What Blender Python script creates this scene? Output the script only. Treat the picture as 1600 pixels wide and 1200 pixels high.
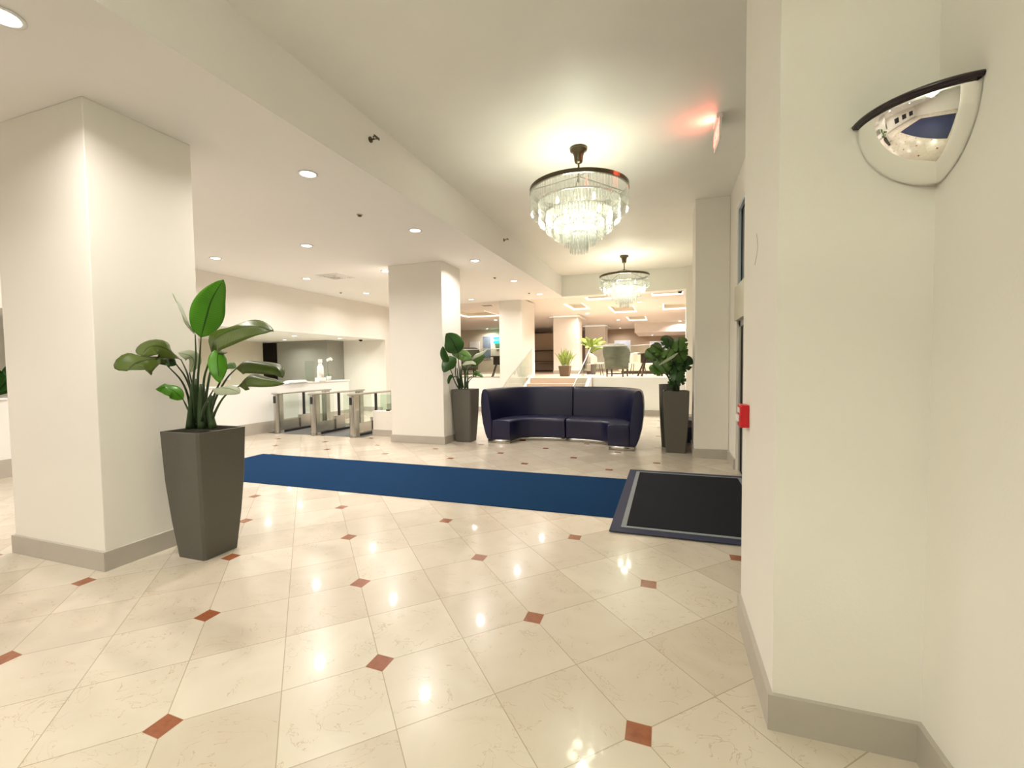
import bpy, bmesh, math, random
from mathutils import Vector, Matrix
random.seed(7)
for o in list(bpy.data.objects): bpy.data.objects.remove(o)
S = bpy.context.scene
C = S.collection
PI = math.pi

# ------------------------------------------------------------------ camera
H = 1.53
R3 = ((0.94539574, 0.32570553, -0.01194989),
      (0.00272397, -0.04455931, -0.99900303),
      (-0.32591328, 0.94442066, -0.04301339))
F = 702.28
cam_d = bpy.data.cameras.new('camera'); cam = bpy.data.objects.new('camera', cam_d); C.objects.link(cam)
cam_d.sensor_fit = 'HORIZONTAL'; cam_d.sensor_width = 36; cam_d.lens = 36 * F / 1600
cam_d.clip_start = 0.05; cam_d.clip_end = 200
rx, ry, rz = Vector(R3[0]), Vector(R3[1]), Vector(R3[2])
m = Matrix((rx, -ry, -rz)).transposed().to_4x4(); m.translation = (0, 0, H)
cam.matrix_world = m
S.camera = cam

# ------------------------------------------------------------------ world, exposure
w = bpy.data.worlds.new('world'); S.world = w; w.use_nodes = True
w.node_tree.nodes['Background'].inputs[0].default_value = (0.05, 0.09, 0.16, 1)
w.node_tree.nodes['Background'].inputs[1].default_value = 1.0
S.view_settings.view_transform = 'Standard'
try: S.view_settings.look = 'None'
except Exception: pass
S.view_settings.exposure = 0.46
S.view_settings.gamma = 1.0
S.view_settings.use_curve_mapping = False

P_DOWN = 20.0      # low-ceiling downlight
P_CHAND = 5.5     # chandelier
P_TRAY = 60.0      # cove trays upstairs
COL_DOWN = (1.0, 0.925, 0.86)
COL_CHAND = (0.98, 1.0, 0.80)

# ------------------------------------------------------------------ materials
def mat(name, col, rough=0.6, metal=0.0, spec=0.5, emit=None, estr=0.0, noise=0.0, nscale=20, bump=0.0, bscale=200, coat=0.0):
    m = bpy.data.materials.new(name); m.use_nodes = True
    nt = m.node_tree; b = nt.nodes['Principled BSDF']
    b.inputs['Base Color'].default_value = (*col, 1)
    b.inputs['Roughness'].default_value = rough
    b.inputs['Metallic'].default_value = metal
    b.inputs['Specular IOR Level'].default_value = spec
    b.inputs['Coat Weight'].default_value = coat
    if emit:
        b.inputs['Emission Color'].default_value = (*emit, 1); b.inputs['Emission Strength'].default_value = estr
    tc = nt.nodes.new('ShaderNodeTexCoord')
    if noise:
        n = nt.nodes.new('ShaderNodeTexNoise'); n.inputs['Scale'].default_value = nscale; n.inputs['Detail'].default_value = 6
        nt.links.new(tc.outputs['Object'], n.inputs['Vector'])
        mx = nt.nodes.new('ShaderNodeMix'); mx.data_type = 'RGBA'
        nt.links.new(n.outputs['Fac'], mx.inputs['Factor'])
        mx.inputs['A'].default_value = (*[c * (1 - noise) for c in col], 1)
        mx.inputs['B'].default_value = (*[min(1, c * (1 + noise)) for c in col], 1)
        nt.links.new(mx.outputs['Result'], b.inputs['Base Color'])
    if bump:
        n2 = nt.nodes.new('ShaderNodeTexNoise'); n2.inputs['Scale'].default_value = bscale; n2.inputs['Detail'].default_value = 3
        nt.links.new(tc.outputs['Object'], n2.inputs['Vector'])
        bp = nt.nodes.new('ShaderNodeBump'); bp.inputs['Strength'].default_value = bump; bp.inputs['Distance'].default_value = 0.004
        nt.links.new(n2.outputs['Fac'], bp.inputs['Height']); nt.links.new(bp.outputs['Normal'], b.inputs['Normal'])
    return m

M = {}
M['wall'] = mat('wall_paint', (0.85, 0.815, 0.75), 0.65, spec=0.3, noise=0.015, nscale=3, bump=0.12, bscale=90)
M['ceil'] = mat('ceiling_paint', (0.91, 0.89, 0.855), 0.7, spec=0.3, noise=0.015, nscale=2, bump=0.08, bscale=60)
M['hceil'] = mat('plaster_ceiling', (0.90, 0.895, 0.83), 0.5, spec=0.35, noise=0.03, nscale=2.5, bump=0.25, bscale=5)
M['base'] = mat('baseboard_stone', (0.47, 0.43, 0.375), 0.4, noise=0.06, nscale=8)
M['upwall'] = mat('tan_wall', (0.44, 0.34, 0.24), 0.6, noise=0.03, nscale=3)
M['olive'] = mat('olive_beige_wall', (0.72, 0.66, 0.54), 0.6, noise=0.03, nscale=3)
M['upceil'] = mat('upper_ceiling', (0.78, 0.74, 0.67), 0.7)
M['greywall'] = mat('grey_panel', (0.30, 0.29, 0.25), 0.5, noise=0.05, nscale=6)
M['dark'] = mat('dark_void', (0.035, 0.022, 0.016), 0.4)
M['white'] = mat('white_gloss', (0.88, 0.87, 0.84), 0.3)
M['steel'] = mat('brushed_steel', (0.50, 0.485, 0.45), 0.25, metal=1.0, noise=0.08, nscale=60)
M['darksteel'] = mat('bronze_metal', (0.13, 0.105, 0.065), 0.28, metal=0.85)
M['black'] = mat('black_plastic', (0.012, 0.012, 0.014), 0.3)
M['rim'] = mat('mirror_rim', (0.022, 0.010, 0.016), 0.25)
M['mirror'] = mat('mirror_dome', (0.95, 0.95, 0.93), 0.015, metal=1.0)
M['planter'] = mat('planter_grey', (0.105, 0.098, 0.080), 0.55, noise=0.12, nscale=90, bump=0.15, bscale=160)
M['soil'] = mat('soil', (0.03, 0.02, 0.014), 0.9, noise=0.3, nscale=60, bump=0.8, bscale=60)
M['leather'] = mat('navy_leather', (0.004, 0.005, 0.036), 0.34, spec=0.55, noise=0.15, nscale=30, bump=0.15, bscale=180)
M['runner'] = mat('blue_carpet', (0.005, 0.036, 0.105), 0.95, spec=0.1, noise=0.35, nscale=120, bump=0.8, bscale=500)
M['matblack'] = mat('charcoal_mat', (0.016, 0.018, 0.024), 0.9, spec=0.15, noise=0.3, nscale=150, bump=0.8, bscale=400)
M['matgrey'] = mat('mat_stripe', (0.26, 0.28, 0.29), 0.9, noise=0.2, nscale=150)
M['matnavy'] = mat('mat_border', (0.010, 0.016, 0.06), 0.6)
M['greymat'] = mat('grey_floor_mat', (0.11, 0.11, 0.105), 0.7, noise=0.2, nscale=80)
M['red'] = mat('red_plastic', (0.62, 0.010, 0.018), 0.3)
M['alu'] = mat('aluminium_frame', (0.48, 0.47, 0.44), 0.35, metal=0.6, noise=0.05)
M['cream'] = mat('cream_panel', (0.60, 0.57, 0.46), 0.4)
M['greenup'] = mat('green_grey_fabric', (0.125, 0.125, 0.09), 0.85, noise=0.45, nscale=14)
M['brownpot'] = mat('brown_pot', (0.13, 0.085, 0.045), 0.6)
M['wood'] = mat('dark_wood', (0.045, 0.020, 0.012), 0.35)
M['beigewood'] = mat('pink_beige_stone', (0.62, 0.48, 0.37), 0.45, noise=0.05, nscale=5)
M['offfab'] = mat('offwhite_fabric', (0.66, 0.60, 0.50), 0.8)
M['greyfab'] = mat('grey_fabric', (0.16, 0.15, 0.17), 0.8)
M['bluepaint'] = mat('blue_grey_art', (0.20, 0.25, 0.30), 0.6, noise=0.5, nscale=4)
M['paleart'] = mat('pale_blue_art', (0.62, 0.68, 0.80), 0.5, noise=0.25, nscale=6)
M['flower'] = mat('white_petal', (0.9, 0.88, 0.86), 0.5)
M['lens'] = mat('lamp_lens', (1, 1, 1), 0.4, emit=(1, 0.95, 0.88), estr=14)
M['bulb'] = mat('bulb_glow', (1, 1, 1), 0.4, emit=(1, 1.0, 0.86), estr=2.5)
M['cove'] = mat('cove_strip', (1, 1, 1), 0.4, emit=(1, 0.93, 0.82), estr=0.95)
M['exitg'] = mat('exit_green_glow', (0.0, 0.5, 0.35), 0.4, emit=(0.02, 0.9, 0.55), estr=1.0)
M['exitr'] = mat('exit_red_glow', (0.8, 0.05, 0.05), 0.4, emit=(1.0, 0.10, 0.07), estr=6.0)
M['screen'] = mat('screen_glow', (0.1, 0.2, 0.3), 0.3, emit=(0.55, 0.8, 0.95), estr=0.9)

def leafmat(name, col, col2, trans=0.25, rough=0.35):
    m = bpy.data.materials.new(name); m.use_nodes = True; nt = m.node_tree; b = nt.nodes['Principled BSDF']
    out = nt.nodes['Material Output']
    uv = nt.nodes.new('ShaderNodeUVMap')
    wv = nt.nodes.new('ShaderNodeTexWave'); wv.wave_type = 'BANDS'; wv.bands_direction = 'Y'
    wv.inputs['Scale'].default_value = 9; wv.inputs['Distortion'].default_value = 1.2
    nt.links.new(uv.outputs['UV'], wv.inputs['Vector'])
    sx = nt.nodes.new('ShaderNodeSeparateXYZ'); nt.links.new(uv.outputs['UV'], sx.inputs[0])
    ab = nt.nodes.new('ShaderNodeMath'); ab.operation = 'SUBTRACT'; ab.inputs[1].default_value = 0.5; nt.links.new(sx.outputs[0], ab.inputs[0])
    a2 = nt.nodes.new('ShaderNodeMath'); a2.operation = 'ABSOLUTE'; nt.links.new(ab.outputs[0], a2.inputs[0])
    lt = nt.nodes.new('ShaderNodeMath'); lt.operation = 'LESS_THAN'; lt.inputs[1].default_value = 0.025; nt.links.new(a2.outputs[0], lt.inputs[0])
    n = nt.nodes.new('ShaderNodeTexNoise'); n.inputs['Scale'].default_value = 7
    tc = nt.nodes.new('ShaderNodeTexCoord'); nt.links.new(tc.outputs['Object'], n.inputs['Vector'])
    ad = nt.nodes.new('ShaderNodeMath'); ad.operation = 'MULTIPLY_ADD'; ad.inputs[1].default_value = 0.3
    nt.links.new(wv.outputs['Fac'], ad.inputs[0]); nt.links.new(n.outputs['Fac'], ad.inputs[2])
    mx = nt.nodes.new('ShaderNodeMix'); mx.data_type = 'RGBA'
    mx.inputs['A'].default_value = (*col, 1); mx.inputs['B'].default_value = (*col2, 1)
    nt.links.new(ad.outputs[0], mx.inputs['Factor'])
    m2 = nt.nodes.new('ShaderNodeMix'); m2.data_type = 'RGBA'; m2.inputs['B'].default_value = (*[c * 0.45 for c in col], 1)
    nt.links.new(lt.outputs[0], m2.inputs['Factor']); nt.links.new(mx.outputs['Result'], m2.inputs['A'])
    nt.links.new(m2.outputs['Result'], b.inputs['Base Color']); b.inputs['Roughness'].default_value = rough
    tr = nt.nodes.new('ShaderNodeBsdfTranslucent'); nt.links.new(m2.outputs['Result'], tr.inputs['Color'])
    ms = nt.nodes.new('ShaderNodeMixShader'); ms.inputs[0].default_value = trans
    nt.links.new(b.outputs[0], ms.inputs[1]); nt.links.new(tr.outputs[0], ms.inputs[2]); nt.links.new(ms.outputs[0], out.inputs[0])
    return m
M['leaf'] = leafmat('leaf_green', (0.045, 0.082, 0.007), (0.105, 0.155, 0.016))
M['leafbright'] = leafmat('leaf_bright', (0.05, 0.20, 0.008), (0.12, 0.38, 0.018))
M['leafpale'] = leafmat('leaf_pale', (0.30, 0.36, 0.22), (0.46, 0.50, 0.34))
M['leafdark'] = leafmat('leaf_dark', (0.010, 0.045, 0.006), (0.028, 0.10, 0.012), 0.12)
M['leafmid'] = leafmat('leaf_mid', (0.035, 0.10, 0.010), (0.09, 0.20, 0.025), 0.15)
M['leaflime'] = leafmat('leaf_lime', (0.20, 0.28, 0.04), (0.34, 0.42, 0.10))
M['stem'] = mat('stem_green', (0.022, 0.050, 0.010), 0.5, noise=0.4, nscale=12)

def glassmat(name, tint, refl=0.12, tl=0.0, trans=1.0, rough=0.02):
    m = bpy.data.materials.new(name); m.use_nodes = True; nt = m.node_tree; nt.nodes.remove(nt.nodes['Principled BSDF'])
    out = nt.nodes['Material Output']
    t = nt.nodes.new('ShaderNodeBsdfTransparent'); t.inputs[0].default_value = (*tint, 1)
    g = nt.nodes.new('ShaderNodeBsdfGlossy'); g.inputs['Roughness'].default_value = rough
    lw = nt.nodes.new('ShaderNodeLayerWeight'); lw.inputs[0].default_value = 0.5; pw = nt.nodes.new('ShaderNodeMath'); pw.operation = 'POWER'; pw.inputs[1].default_value = 4; nt.links.new(lw.outputs['Facing'], pw.inputs[0]); fr = nt.nodes.new('ShaderNodeMath'); fr.operation = 'MULTIPLY'; fr.inputs[1].default_value = 0.6; nt.links.new(pw.outputs[0], fr.inputs[0])
    a = nt.nodes.new('ShaderNodeMath'); a.operation = 'ADD'; a.inputs[1].default_value = refl; nt.links.new(fr.outputs[0], a.inputs[0])
    ms = nt.nodes.new('ShaderNodeMixShader'); nt.links.new(a.outputs[0], ms.inputs[0])
    nt.links.new(t.outputs[0], ms.inputs[1]); nt.links.new(g.outputs[0], ms.inputs[2])
    last = ms
    if tl:
        tr = nt.nodes.new('ShaderNodeBsdfTranslucent'); tr.inputs[0].default_value = (0.95, 0.96, 0.90, 1)
        m2 = nt.nodes.new('ShaderNodeMixShader'); m2.inputs[0].default_value = tl
        nt.links.new(ms.outputs[0], m2.inputs[1]); nt.links.new(tr.outputs[0], m2.inputs[2]); last = m2
    nt.links.new(last.outputs[0], out.inputs[0])
    return m
M['glass'] = glassmat('clear_glass', (0.93, 0.965, 0.93), 0.035)
M['crystal'] = glassmat('crystal', (0.90, 0.905, 0.89), 0.20, tl=0.068, rough=0.09)
M['darkglass'] = mat('night_glass', (0.01, 0.013, 0.02), 0.03, spec=0.8)

def floor_mat():
    m = bpy.data.materials.new('marble_tiles'); m.use_nodes = True; nt = m.node_tree; b = nt.nodes['Principled BSDF']
    N = nt.nodes.new; L = nt.links.new
    def mth(op, a, b_=None, c=None):
        n = N('ShaderNodeMath'); n.operation = op
        for i, v in enumerate((a, b_, c)):
            if v is None: continue
            if isinstance(v, (int, float)): n.inputs[i].default_value = v
            else: L(v, n.inputs[i])
        return n.outputs[0]
    g = N('ShaderNodeNewGeometry'); s = N('ShaderNodeSeparateXYZ'); L(g.outputs['Position'], s.inputs[0])
    a = 0.6513; ox, oy = -0.1074, 1.8635
    px = mth('SUBTRACT', s.outputs[0], ox); py = mth('SUBTRACT', s.outputs[1], oy)
    u = mth('ADD', mth('MULTIPLY', px, 1.60147), mth('MULTIPLY', py, 1.52206))
    v = mth('ADD', mth('MULTIPLY', px, 1.49783), mth('MULTIPLY', py, -1.50006))
    def edge(t): # distance to nearest integer
        return mth('ABSOLUTE', mth('SUBTRACT', t, mth('ROUND', t)))
    du, dv = edge(u), edge(v)
    dm = mth('MINIMUM', du, dv)
    grout = mth('LESS_THAN', dm, 0.0052)
    # insets at even/even vertices: axis-aligned square, half side 0.053
    u2 = mth('MULTIPLY', mth('ROUND', mth('DIVIDE', u, 2)), 2); v2 = mth('MULTIPLY', mth('ROUND', mth('DIVIDE', v, 2)), 2)
    eu = mth('SUBTRACT', u, u2); ev = mth('SUBTRACT', v, v2)
    lx = mth('ABSOLUTE', mth('MULTIPLY', mth('ADD', eu, ev), a / 2)); ly = mth('ABSOLUTE', mth('MULTIPLY', mth('SUBTRACT', eu, ev), a / 2))
    mxd = mth('MAXIMUM', lx, ly)
    inset = mth('LESS_THAN', mxd, 0.052); ig = mth('MULTIPLY', mth('LESS_THAN', mxd, 0.0545), mth('SUBTRACT', 1, inset))
    cmb = N('ShaderNodeCombineXYZ'); L(mth('FLOOR', u), cmb.inputs[0]); L(mth('FLOOR', v), cmb.inputs[1])
    wn = N('ShaderNodeTexWhiteNoise'); wn.noise_dimensions = '3D'; L(cmb.outputs[0], wn.inputs['Vector'])
    # per-tile shifted coordinates for veins
    vm = N('ShaderNodeVectorMath'); vm.operation = 'MULTIPLY_ADD'; L(wn.outputs['Color'], vm.inputs[0]); vm.inputs[1].default_value = (17, 13, 9); L(g.outputs['Position'], vm.inputs[2])
    n1 = N('ShaderNodeTexNoise'); n1.inputs['Scale'].default_value = 2.6; n1.inputs['Detail'].default_value = 8; n1.inputs['Distortion'].default_value = 1.6; L(vm.outputs[0], n1.inputs['Vector'])
    n2 = N('ShaderNodeTexNoise'); n2.inputs['Scale'].default_value = 4.0; n2.inputs['Detail'].default_value = 6; n2.inputs['Distortion'].default_value = 2.5; L(vm.outputs[0], n2.inputs['Vector'])
    vein = mth('MULTIPLY', mth('LESS_THAN', mth('ABSOLUTE', mth('SUBTRACT', n2.outputs['Fac'], 0.5)), 0.0055), mth('GREATER_THAN', n1.outputs['Fac'], 0.52))
    mx = N('ShaderNodeMix'); mx.data_type = 'RGBA'; L(n1.outputs['Fac'], mx.inputs['Factor'])
    mx.inputs['A'].default_value = (0.70, 0.64, 0.55, 1); mx.inputs['B'].default_value = (0.58, 0.51, 0.41, 1)
    tv = N('ShaderNodeMix'); tv.data_type = 'RGBA'; tv.blend_type = 'MULTIPLY'; tv.inputs['Factor'].default_value = 1
    vr = N('ShaderNodeMix'); vr.data_type = 'RGBA'; vr.inputs['A'].default_value = (0.90, 0.87, 0.84, 1); vr.inputs['B'].default_value = (1.04, 1.04, 1.04, 1); L(wn.outputs['Value'], vr.inputs['Factor'])
    L(mx.outputs['Result'], tv.inputs['A']); L(vr.outputs['Result'], tv.inputs['B'])
    def over(prev, fac, col):
        x = N('ShaderNodeMix'); x.data_type = 'RGBA'; L(prev, x.inputs['A']); x.inputs['B'].default_value = (*col, 1); L(fac, x.inputs['Factor']); return x.outputs['Result']
    c = over(tv.outputs['Result'], mth('MULTIPLY', vein, 0.5), (0.42, 0.30, 0.18))
    c = over(c, mth('MULTIPLY', grout, 0.8), (0.36, 0.30, 0.20))
    n3 = N('ShaderNodeTexNoise'); n3.inputs['Scale'].default_value = 30; n3.inputs['Detail'].default_value = 4; L(g.outputs['Position'], n3.inputs['Vector'])
    rb = N('ShaderNodeMix'); rb.data_type = 'RGBA'; L(n3.outputs['Fac'], rb.inputs['Factor']); rb.inputs['A'].default_value = (0.20, 0.045, 0.018, 1); rb.inputs['B'].default_value = (0.36, 0.125, 0.048, 1)
    x = N('ShaderNodeMix'); x.data_type = 'RGBA'; L(c, x.inputs['A']); L(rb.outputs['Result'], x.inputs['B']); L(inset, x.inputs['Factor'])
    c = over(x.outputs['Result'], mth('MULTIPLY', ig, 0.6), (0.45, 0.38, 0.28))
    L(c, b.inputs['Base Color'])
    b.inputs['Roughness'].default_value = 0.24
    b.inputs['Specular IOR Level'].default_value = 0.45
    b.inputs['Coat Weight'].default_value = 0.38; b.inputs['Coat Roughness'].default_value = 0.045
    n4 = N('ShaderNodeTexNoise'); n4.inputs['Scale'].default_value = 3.0; n4.inputs['Detail'].default_value = 5; L(g.outputs['Position'], n4.inputs['Vector'])
    bp = N('ShaderNodeBump'); bp.inputs['Strength'].default_value = 0.05; bp.inputs['Distance'].default_value = 0.02; L(n4.outputs['Fac'], bp.inputs['Height']); L(bp.outputs['Normal'], b.inputs['Normal'])
    return m
M['floor'] = floor_mat()

# ------------------------------------------------------------------ mesh helpers
def box(bm, x0, x1, y0, y1, z0, z1):
    vs = [bm.verts.new((x, y, z)) for z in (z0, z1) for y in (y0, y1) for x in (x0, x1)]
    for f in ((0, 2, 3, 1), (4, 5, 7, 6), (0, 1, 5, 4), (1, 3, 7, 5), (3, 2, 6, 7), (2, 0, 4, 6)):
        bm.faces.new([vs[i] for i in f])
    return bm
def obj(name, bm, m, parent=None, smooth=False, bevel=0, solid=0, sub=0):
    me = bpy.data.meshes.new(name); bmesh.ops.recalc_face_normals(bm, faces=bm.faces); bm.to_mesh(me); bm.free()
    me.materials.append(M[m] if isinstance(m, str) else m)
    o = bpy.data.objects.new(name, me); C.objects.link(o)
    if parent: o.parent = parent
    if smooth:
        for p in me.polygons: p.use_smooth = True
    if solid:
        md = o.modifiers.new('s', 'SOLIDIFY'); md.thickness = solid; md.offset = 0
    if bevel:
        md = o.modifiers.new('b', 'BEVEL'); md.width = bevel; md.segments = 3; md.limit_method = 'ANGLE'
    if sub:
        md = o.modifiers.new('u', 'SUBSURF'); md.levels = sub; md.render_levels = sub
    return o
def B(*a): return box(bmesh.new(), *a)
def tag(o, label, cat, group=None):
    o['label'] = label; o['category'] = cat
    if group: o['group'] = group
    return o
def thing(name, label, cat, loc=(0, 0, 0), rz=0, group=None):
    o = bpy.data.objects.new(name, None); C.objects.link(o); o.location = loc; o.rotation_euler = (0, 0, rz)
    o.empty_display_size = 0.1
    return tag(o, label, cat, group)
def struct(name, bm, m, **k):
    o = obj(name, bm, m, **k); o['kind'] = 'structure'; return o
def dup(root, loc, rz=0, label=None, group=None):
    r = root.copy(); C.objects.link(r); r.location = loc; r.rotation_euler = (0, 0, rz)
    if label: r['label'] = label
    if group: r['group'] = group
    for ch in list(root.children):
        c = ch.copy(); C.objects.link(c); c.parent = r
        for g in list(ch.children):
            d = g.copy(); C.objects.link(d); d.parent = c
    return r
def tube(bm, pts, r, seg=8, r2=None, cap=True):
    pts = [Vector(p) for p in pts]; n = len(pts); rings = []
    up = Vector((0, 0, 1)); prev = None
    for i, p in enumerate(pts):
        t = (pts[min(i + 1, n - 1)] - pts[max(i - 1, 0)]).normalized()
        if prev is None:
            a = t.cross(up)
            if a.length < 1e-3: a = t.cross(Vector((1, 0, 0)))
            a.normalize()
        else:
            a = (prev - t * prev.dot(t)).normalized()
        prev = a; b_ = t.cross(a)
        rr = r if r2 is None else r + (r2 - r) * i / (n - 1)
        rings.append([bm.verts.new(p + (a * math.cos(k * 2 * PI / seg) + b_ * math.sin(k * 2 * PI / seg)) * rr) for k in range(seg)])
    for i in range(n - 1):
        for k in range(seg):
            bm.faces.new((rings[i][k], rings[i][(k + 1) % seg], rings[i + 1][(k + 1) % seg], rings[i + 1][k]))
    if cap:
        bm.faces.new(rings[0]); bm.faces.new(rings[-1][::-1])
    return bm
def lathe(bm, prof, seg=32, c=(0, 0, 0)):
    rings = []
    for r, z in prof:
        if r < 1e-5: rings.append([bm.verts.new((c[0], c[1], c[2] + z))])
        else: rings.append([bm.verts.new((c[0] + r * math.cos(k * 2 * PI / seg), c[1] + r * math.sin(k * 2 * PI / seg), c[2] + z)) for k in range(seg)])
    for a, b_ in zip(rings, rings[1:]):
        for k in range(seg):
            k2 = (k + 1) % seg
            if len(a) == 1 and len(b_) == 1: continue
            if len(a) == 1: bm.faces.new((a[0], b_[k2], b_[k]))
            elif len(b_) == 1: bm.faces.new((a[k], a[k2], b_[0]))
            else: bm.faces.new((a[k], a[k2], b_[k2], b_[k]))
    return bm
def frustum(bm, w0, w1, z0, z1, cx=0, cy=0, d0=None, d1=None):
    d0 = w0 if d0 is None else d0; d1 = w1 if d1 is None else d1
    q = []
    for w_, d_, z in ((w0, d0, z0), (w1, d1, z1)):
        q.append([bm.verts.new((cx + sx * w_ / 2, cy + sy * d_ / 2, z)) for sx, sy in ((-1, -1), (1, -1), (1, 1), (-1, 1))])
    bm.faces.new(q[0][::-1]); bm.faces.new(q[1])
    for k in range(4): bm.faces.new((q[0][k], q[0][(k + 1) % 4], q[1][(k + 1) % 4], q[1][k]))
    return bm
def bez(P, n):
    P = [Vector(p) for p in P]; out = []
    for i in range(n + 1):
        t = i / n; Q = P[:]
        while len(Q) > 1: Q = [a.lerp(b_, t) for a, b_ in zip(Q, Q[1:])]
        out.append(Q[0])
    return out
def spline(P, n):
    P = [Vector(p) for p in P]
    if len(P) == 2: return [P[0].lerp(P[1], i / n) for i in range(n + 1)]
    Q = [2 * P[0] - P[1]] + P + [2 * P[-1] - P[-2]]; out = []
    segs = len(P) - 1
    for i in range(n + 1):
        s = min(i / n * segs, segs - 1e-6); k = int(s); t = s - k
        a, b_, c, d = Q[k:k + 4]
        out.append(0.5 * ((2 * b_) + (c - a) * t + (2 * a - 5 * b_ + 4 * c - d) * t * t + (3 * b_ - a - 3 * c + d) * t ** 3))
    return out
def at(u, v, Y):
    """world point seen at photo position (u,v) whose real depth is Y metres"""
    dc = Vector(((u - 800) / F, (v - 600) / F, 1))
    d = Vector((R3[0][0] * dc.x + R3[1][0] * dc.y + R3[2][0] * dc.z, R3[0][1] * dc.x + R3[1][1] * dc.y + R3[2][1] * dc.z, R3[0][2] * dc.x + R3[1][2] * dc.y + R3[2][2] * dc.z))
    t = Y / d.y
    return Vector((d.x * t, Y, H + d.z * t))
def leaf_bm(bm, P, width, normal, fold=0.25, peak=0.4, nl=16, nw=8, wave=0.03, notch=0):
    pts = spline(P, nl); normal = Vector(normal).normalized()
    uvl = bm.loops.layers.uv.verify(); rows = []
    ph = random.random() * 6
    for i, p in enumerate(pts):
        t = i / nl; tan = (pts[min(i + 1, nl)] - pts[max(i - 1, 0)]).normalized()
        side = tan.cross(normal)
        if side.length < 1e-3: side = Vector((1, 0, 0))
        side.normalize(); nn = side.cross(tan).normalized()
        x = t ** (math.log(0.5) / math.log(peak)); wd = width / 2 * max(0.0, math.sin(PI * min(1, x))) ** 0.72 + 0.0015
        row = []
        for j in range(nw + 1):
            s = j / nw * 2 - 1
            k = wd
            if notch and abs(s) > 0.35 and i % 3 == 1: k = wd * (1 - notch * (abs(s) - 0.35))
            q = p + side * s * k - nn * (abs(s) ** 1.3) * wd * fold + nn * math.sin(t * 9 + ph + s) * wave * width * abs(s)
            row.append((bm.verts.new(q), ((s + 1) / 2, t)))
        rows.append(row)
    for a, b_ in zip(rows, rows[1:]):
        for j in range(nw):
            q = (a[j], a[j + 1], b_[j + 1], b_[j])
            f = bm.faces.new([v for v, _ in q])
            for l, (_, uv) in zip(f.loops, q): l[uvl].uv = uv
    return bm
def lamp_point(name, parent, loc, power, col, rad=0.08):
    l = bpy.data.lights.new(name, 'POINT'); l.energy = power; l.color = col; l.shadow_soft_size = rad
    o = bpy.data.objects.new(name, l); C.objects.link(o); o.parent = parent; o.location = loc; return o
def lamp_area(name, parent, loc, power, col, sx, sy=None, spread=PI):
    l = bpy.data.lights.new(name, 'AREA'); l.energy = power; l.color = col
    l.shape = 'DISK' if sy is None else 'RECTANGLE'; l.size = sx
    if sy: l.size_y = sy
    l.spread = spread
    o = bpy.data.objects.new(name, l); C.objects.link(o); o.parent = parent; o.location = loc; return o

# ------------------------------------------------------------------ the setting
ZL, ZH, ZU, FU = 3.52, 4.09, 3.6, 1.11
XS, XR, XW = -2.92, 0.92, -8.95
f = struct('floor', B(-14, 2.2, -6, 13.75, -0.1, 0), 'floor')
struct('ceiling', B(XW - 5, XS, -6, 13.3, ZL, ZH + 0.2), 'ceil')                       # low ceiling with the soffit as its side
struct('ceiling', B(XS, 2.2, -6, 13.0, ZH, ZH + 0.2), 'hceil')
struct('ceiling', B(XS, 0.92, 13.0, 13.4, 3.5, ZH + 0.2), 'hceil')                      # dropped beam
def grid_slab(x0, x1, y0, y1, z0, z1, holes):
    bm = bmesh.new(); xs = sorted({x0, x1, *[h[0] for h in holes], *[h[1] for h in holes]}); ys = sorted({y0, y1, *[h[2] for h in holes], *[h[3] for h in holes]})
    for a, b_ in zip(xs, xs[1:]):
        for c, d in zip(ys, ys[1:]):
            mx, my = (a + b_) / 2, (c + d) / 2
            if any(h[0] < mx < h[1] and h[2] < my < h[3] for h in holes): continue
            box(bm, a, b_, c, d, z0, z1)
    bmesh.ops.remove_doubles(bm, verts=bm.verts, dist=1e-5)
    return bm
trays = [(-0.45, 0.45, 13.6, 14.7), (-2.45, -1.55, 13.6, 14.8), (-0.15, 0.70, 16.8, 18.7), (-2.05, -1.15, 16.8, 18.95),
         (-1.75, -0.9, 20.8, 22.8), (-3.4, -2.75, 15.4, 17.2), (-8.2, -6.6, 16.0, 18.0)]
struct('ceiling', grid_slab(-14, 6, 13.4, 29, ZU, ZU + 0.04, trays), 'upceil')
struct('wall_front', B(-14.2, 2.2, -6.2, -6, 0, 4.3), 'wall')
# right side: near wall, window wall
struct('wall_right', B(XR, XR + 0.2, -6, 2.92, 0, ZH), 'wall')
bm = B(XR, XR + 0.2, 2.92, 7.0, 3.66, ZH); box(bm, XR, XR + 0.2, 7.0, 13.0, 0, ZH); box(bm, XR, XR + 0.2, 2.92, 3.5, 0, 3.66)
struct('wall_right', bm, 'wall')
bm = B(XR - 0.44, XR, 12.9, 13.4, 0, ZH); struct('wall_far', bm, 'wall')
# left wall, header and half wall of the reception opening
bm = B(XW - 0.15, XW, 2.0, 12.93, 2.42, ZL); box(bm, XW - 0.15, XW, 12.93, 13.75, 0, ZL); box(bm, XW - 0.15, XW, -6, 2.0, 0, ZL)
struct('wall_left', bm, 'wall')
bm = B(XW - 0.15, XW, 2.0, 11.05, 0, 1.11)
struct('wall_left', bm, 'white')
bm = B(XW, XW + 0.025, -6, 11.05, 0, 0.26); box(bm, XW, XW + 0.025, 12.93, 13.7, 0, 0.26); struct('baseboard_left', bm, 'base')
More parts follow.
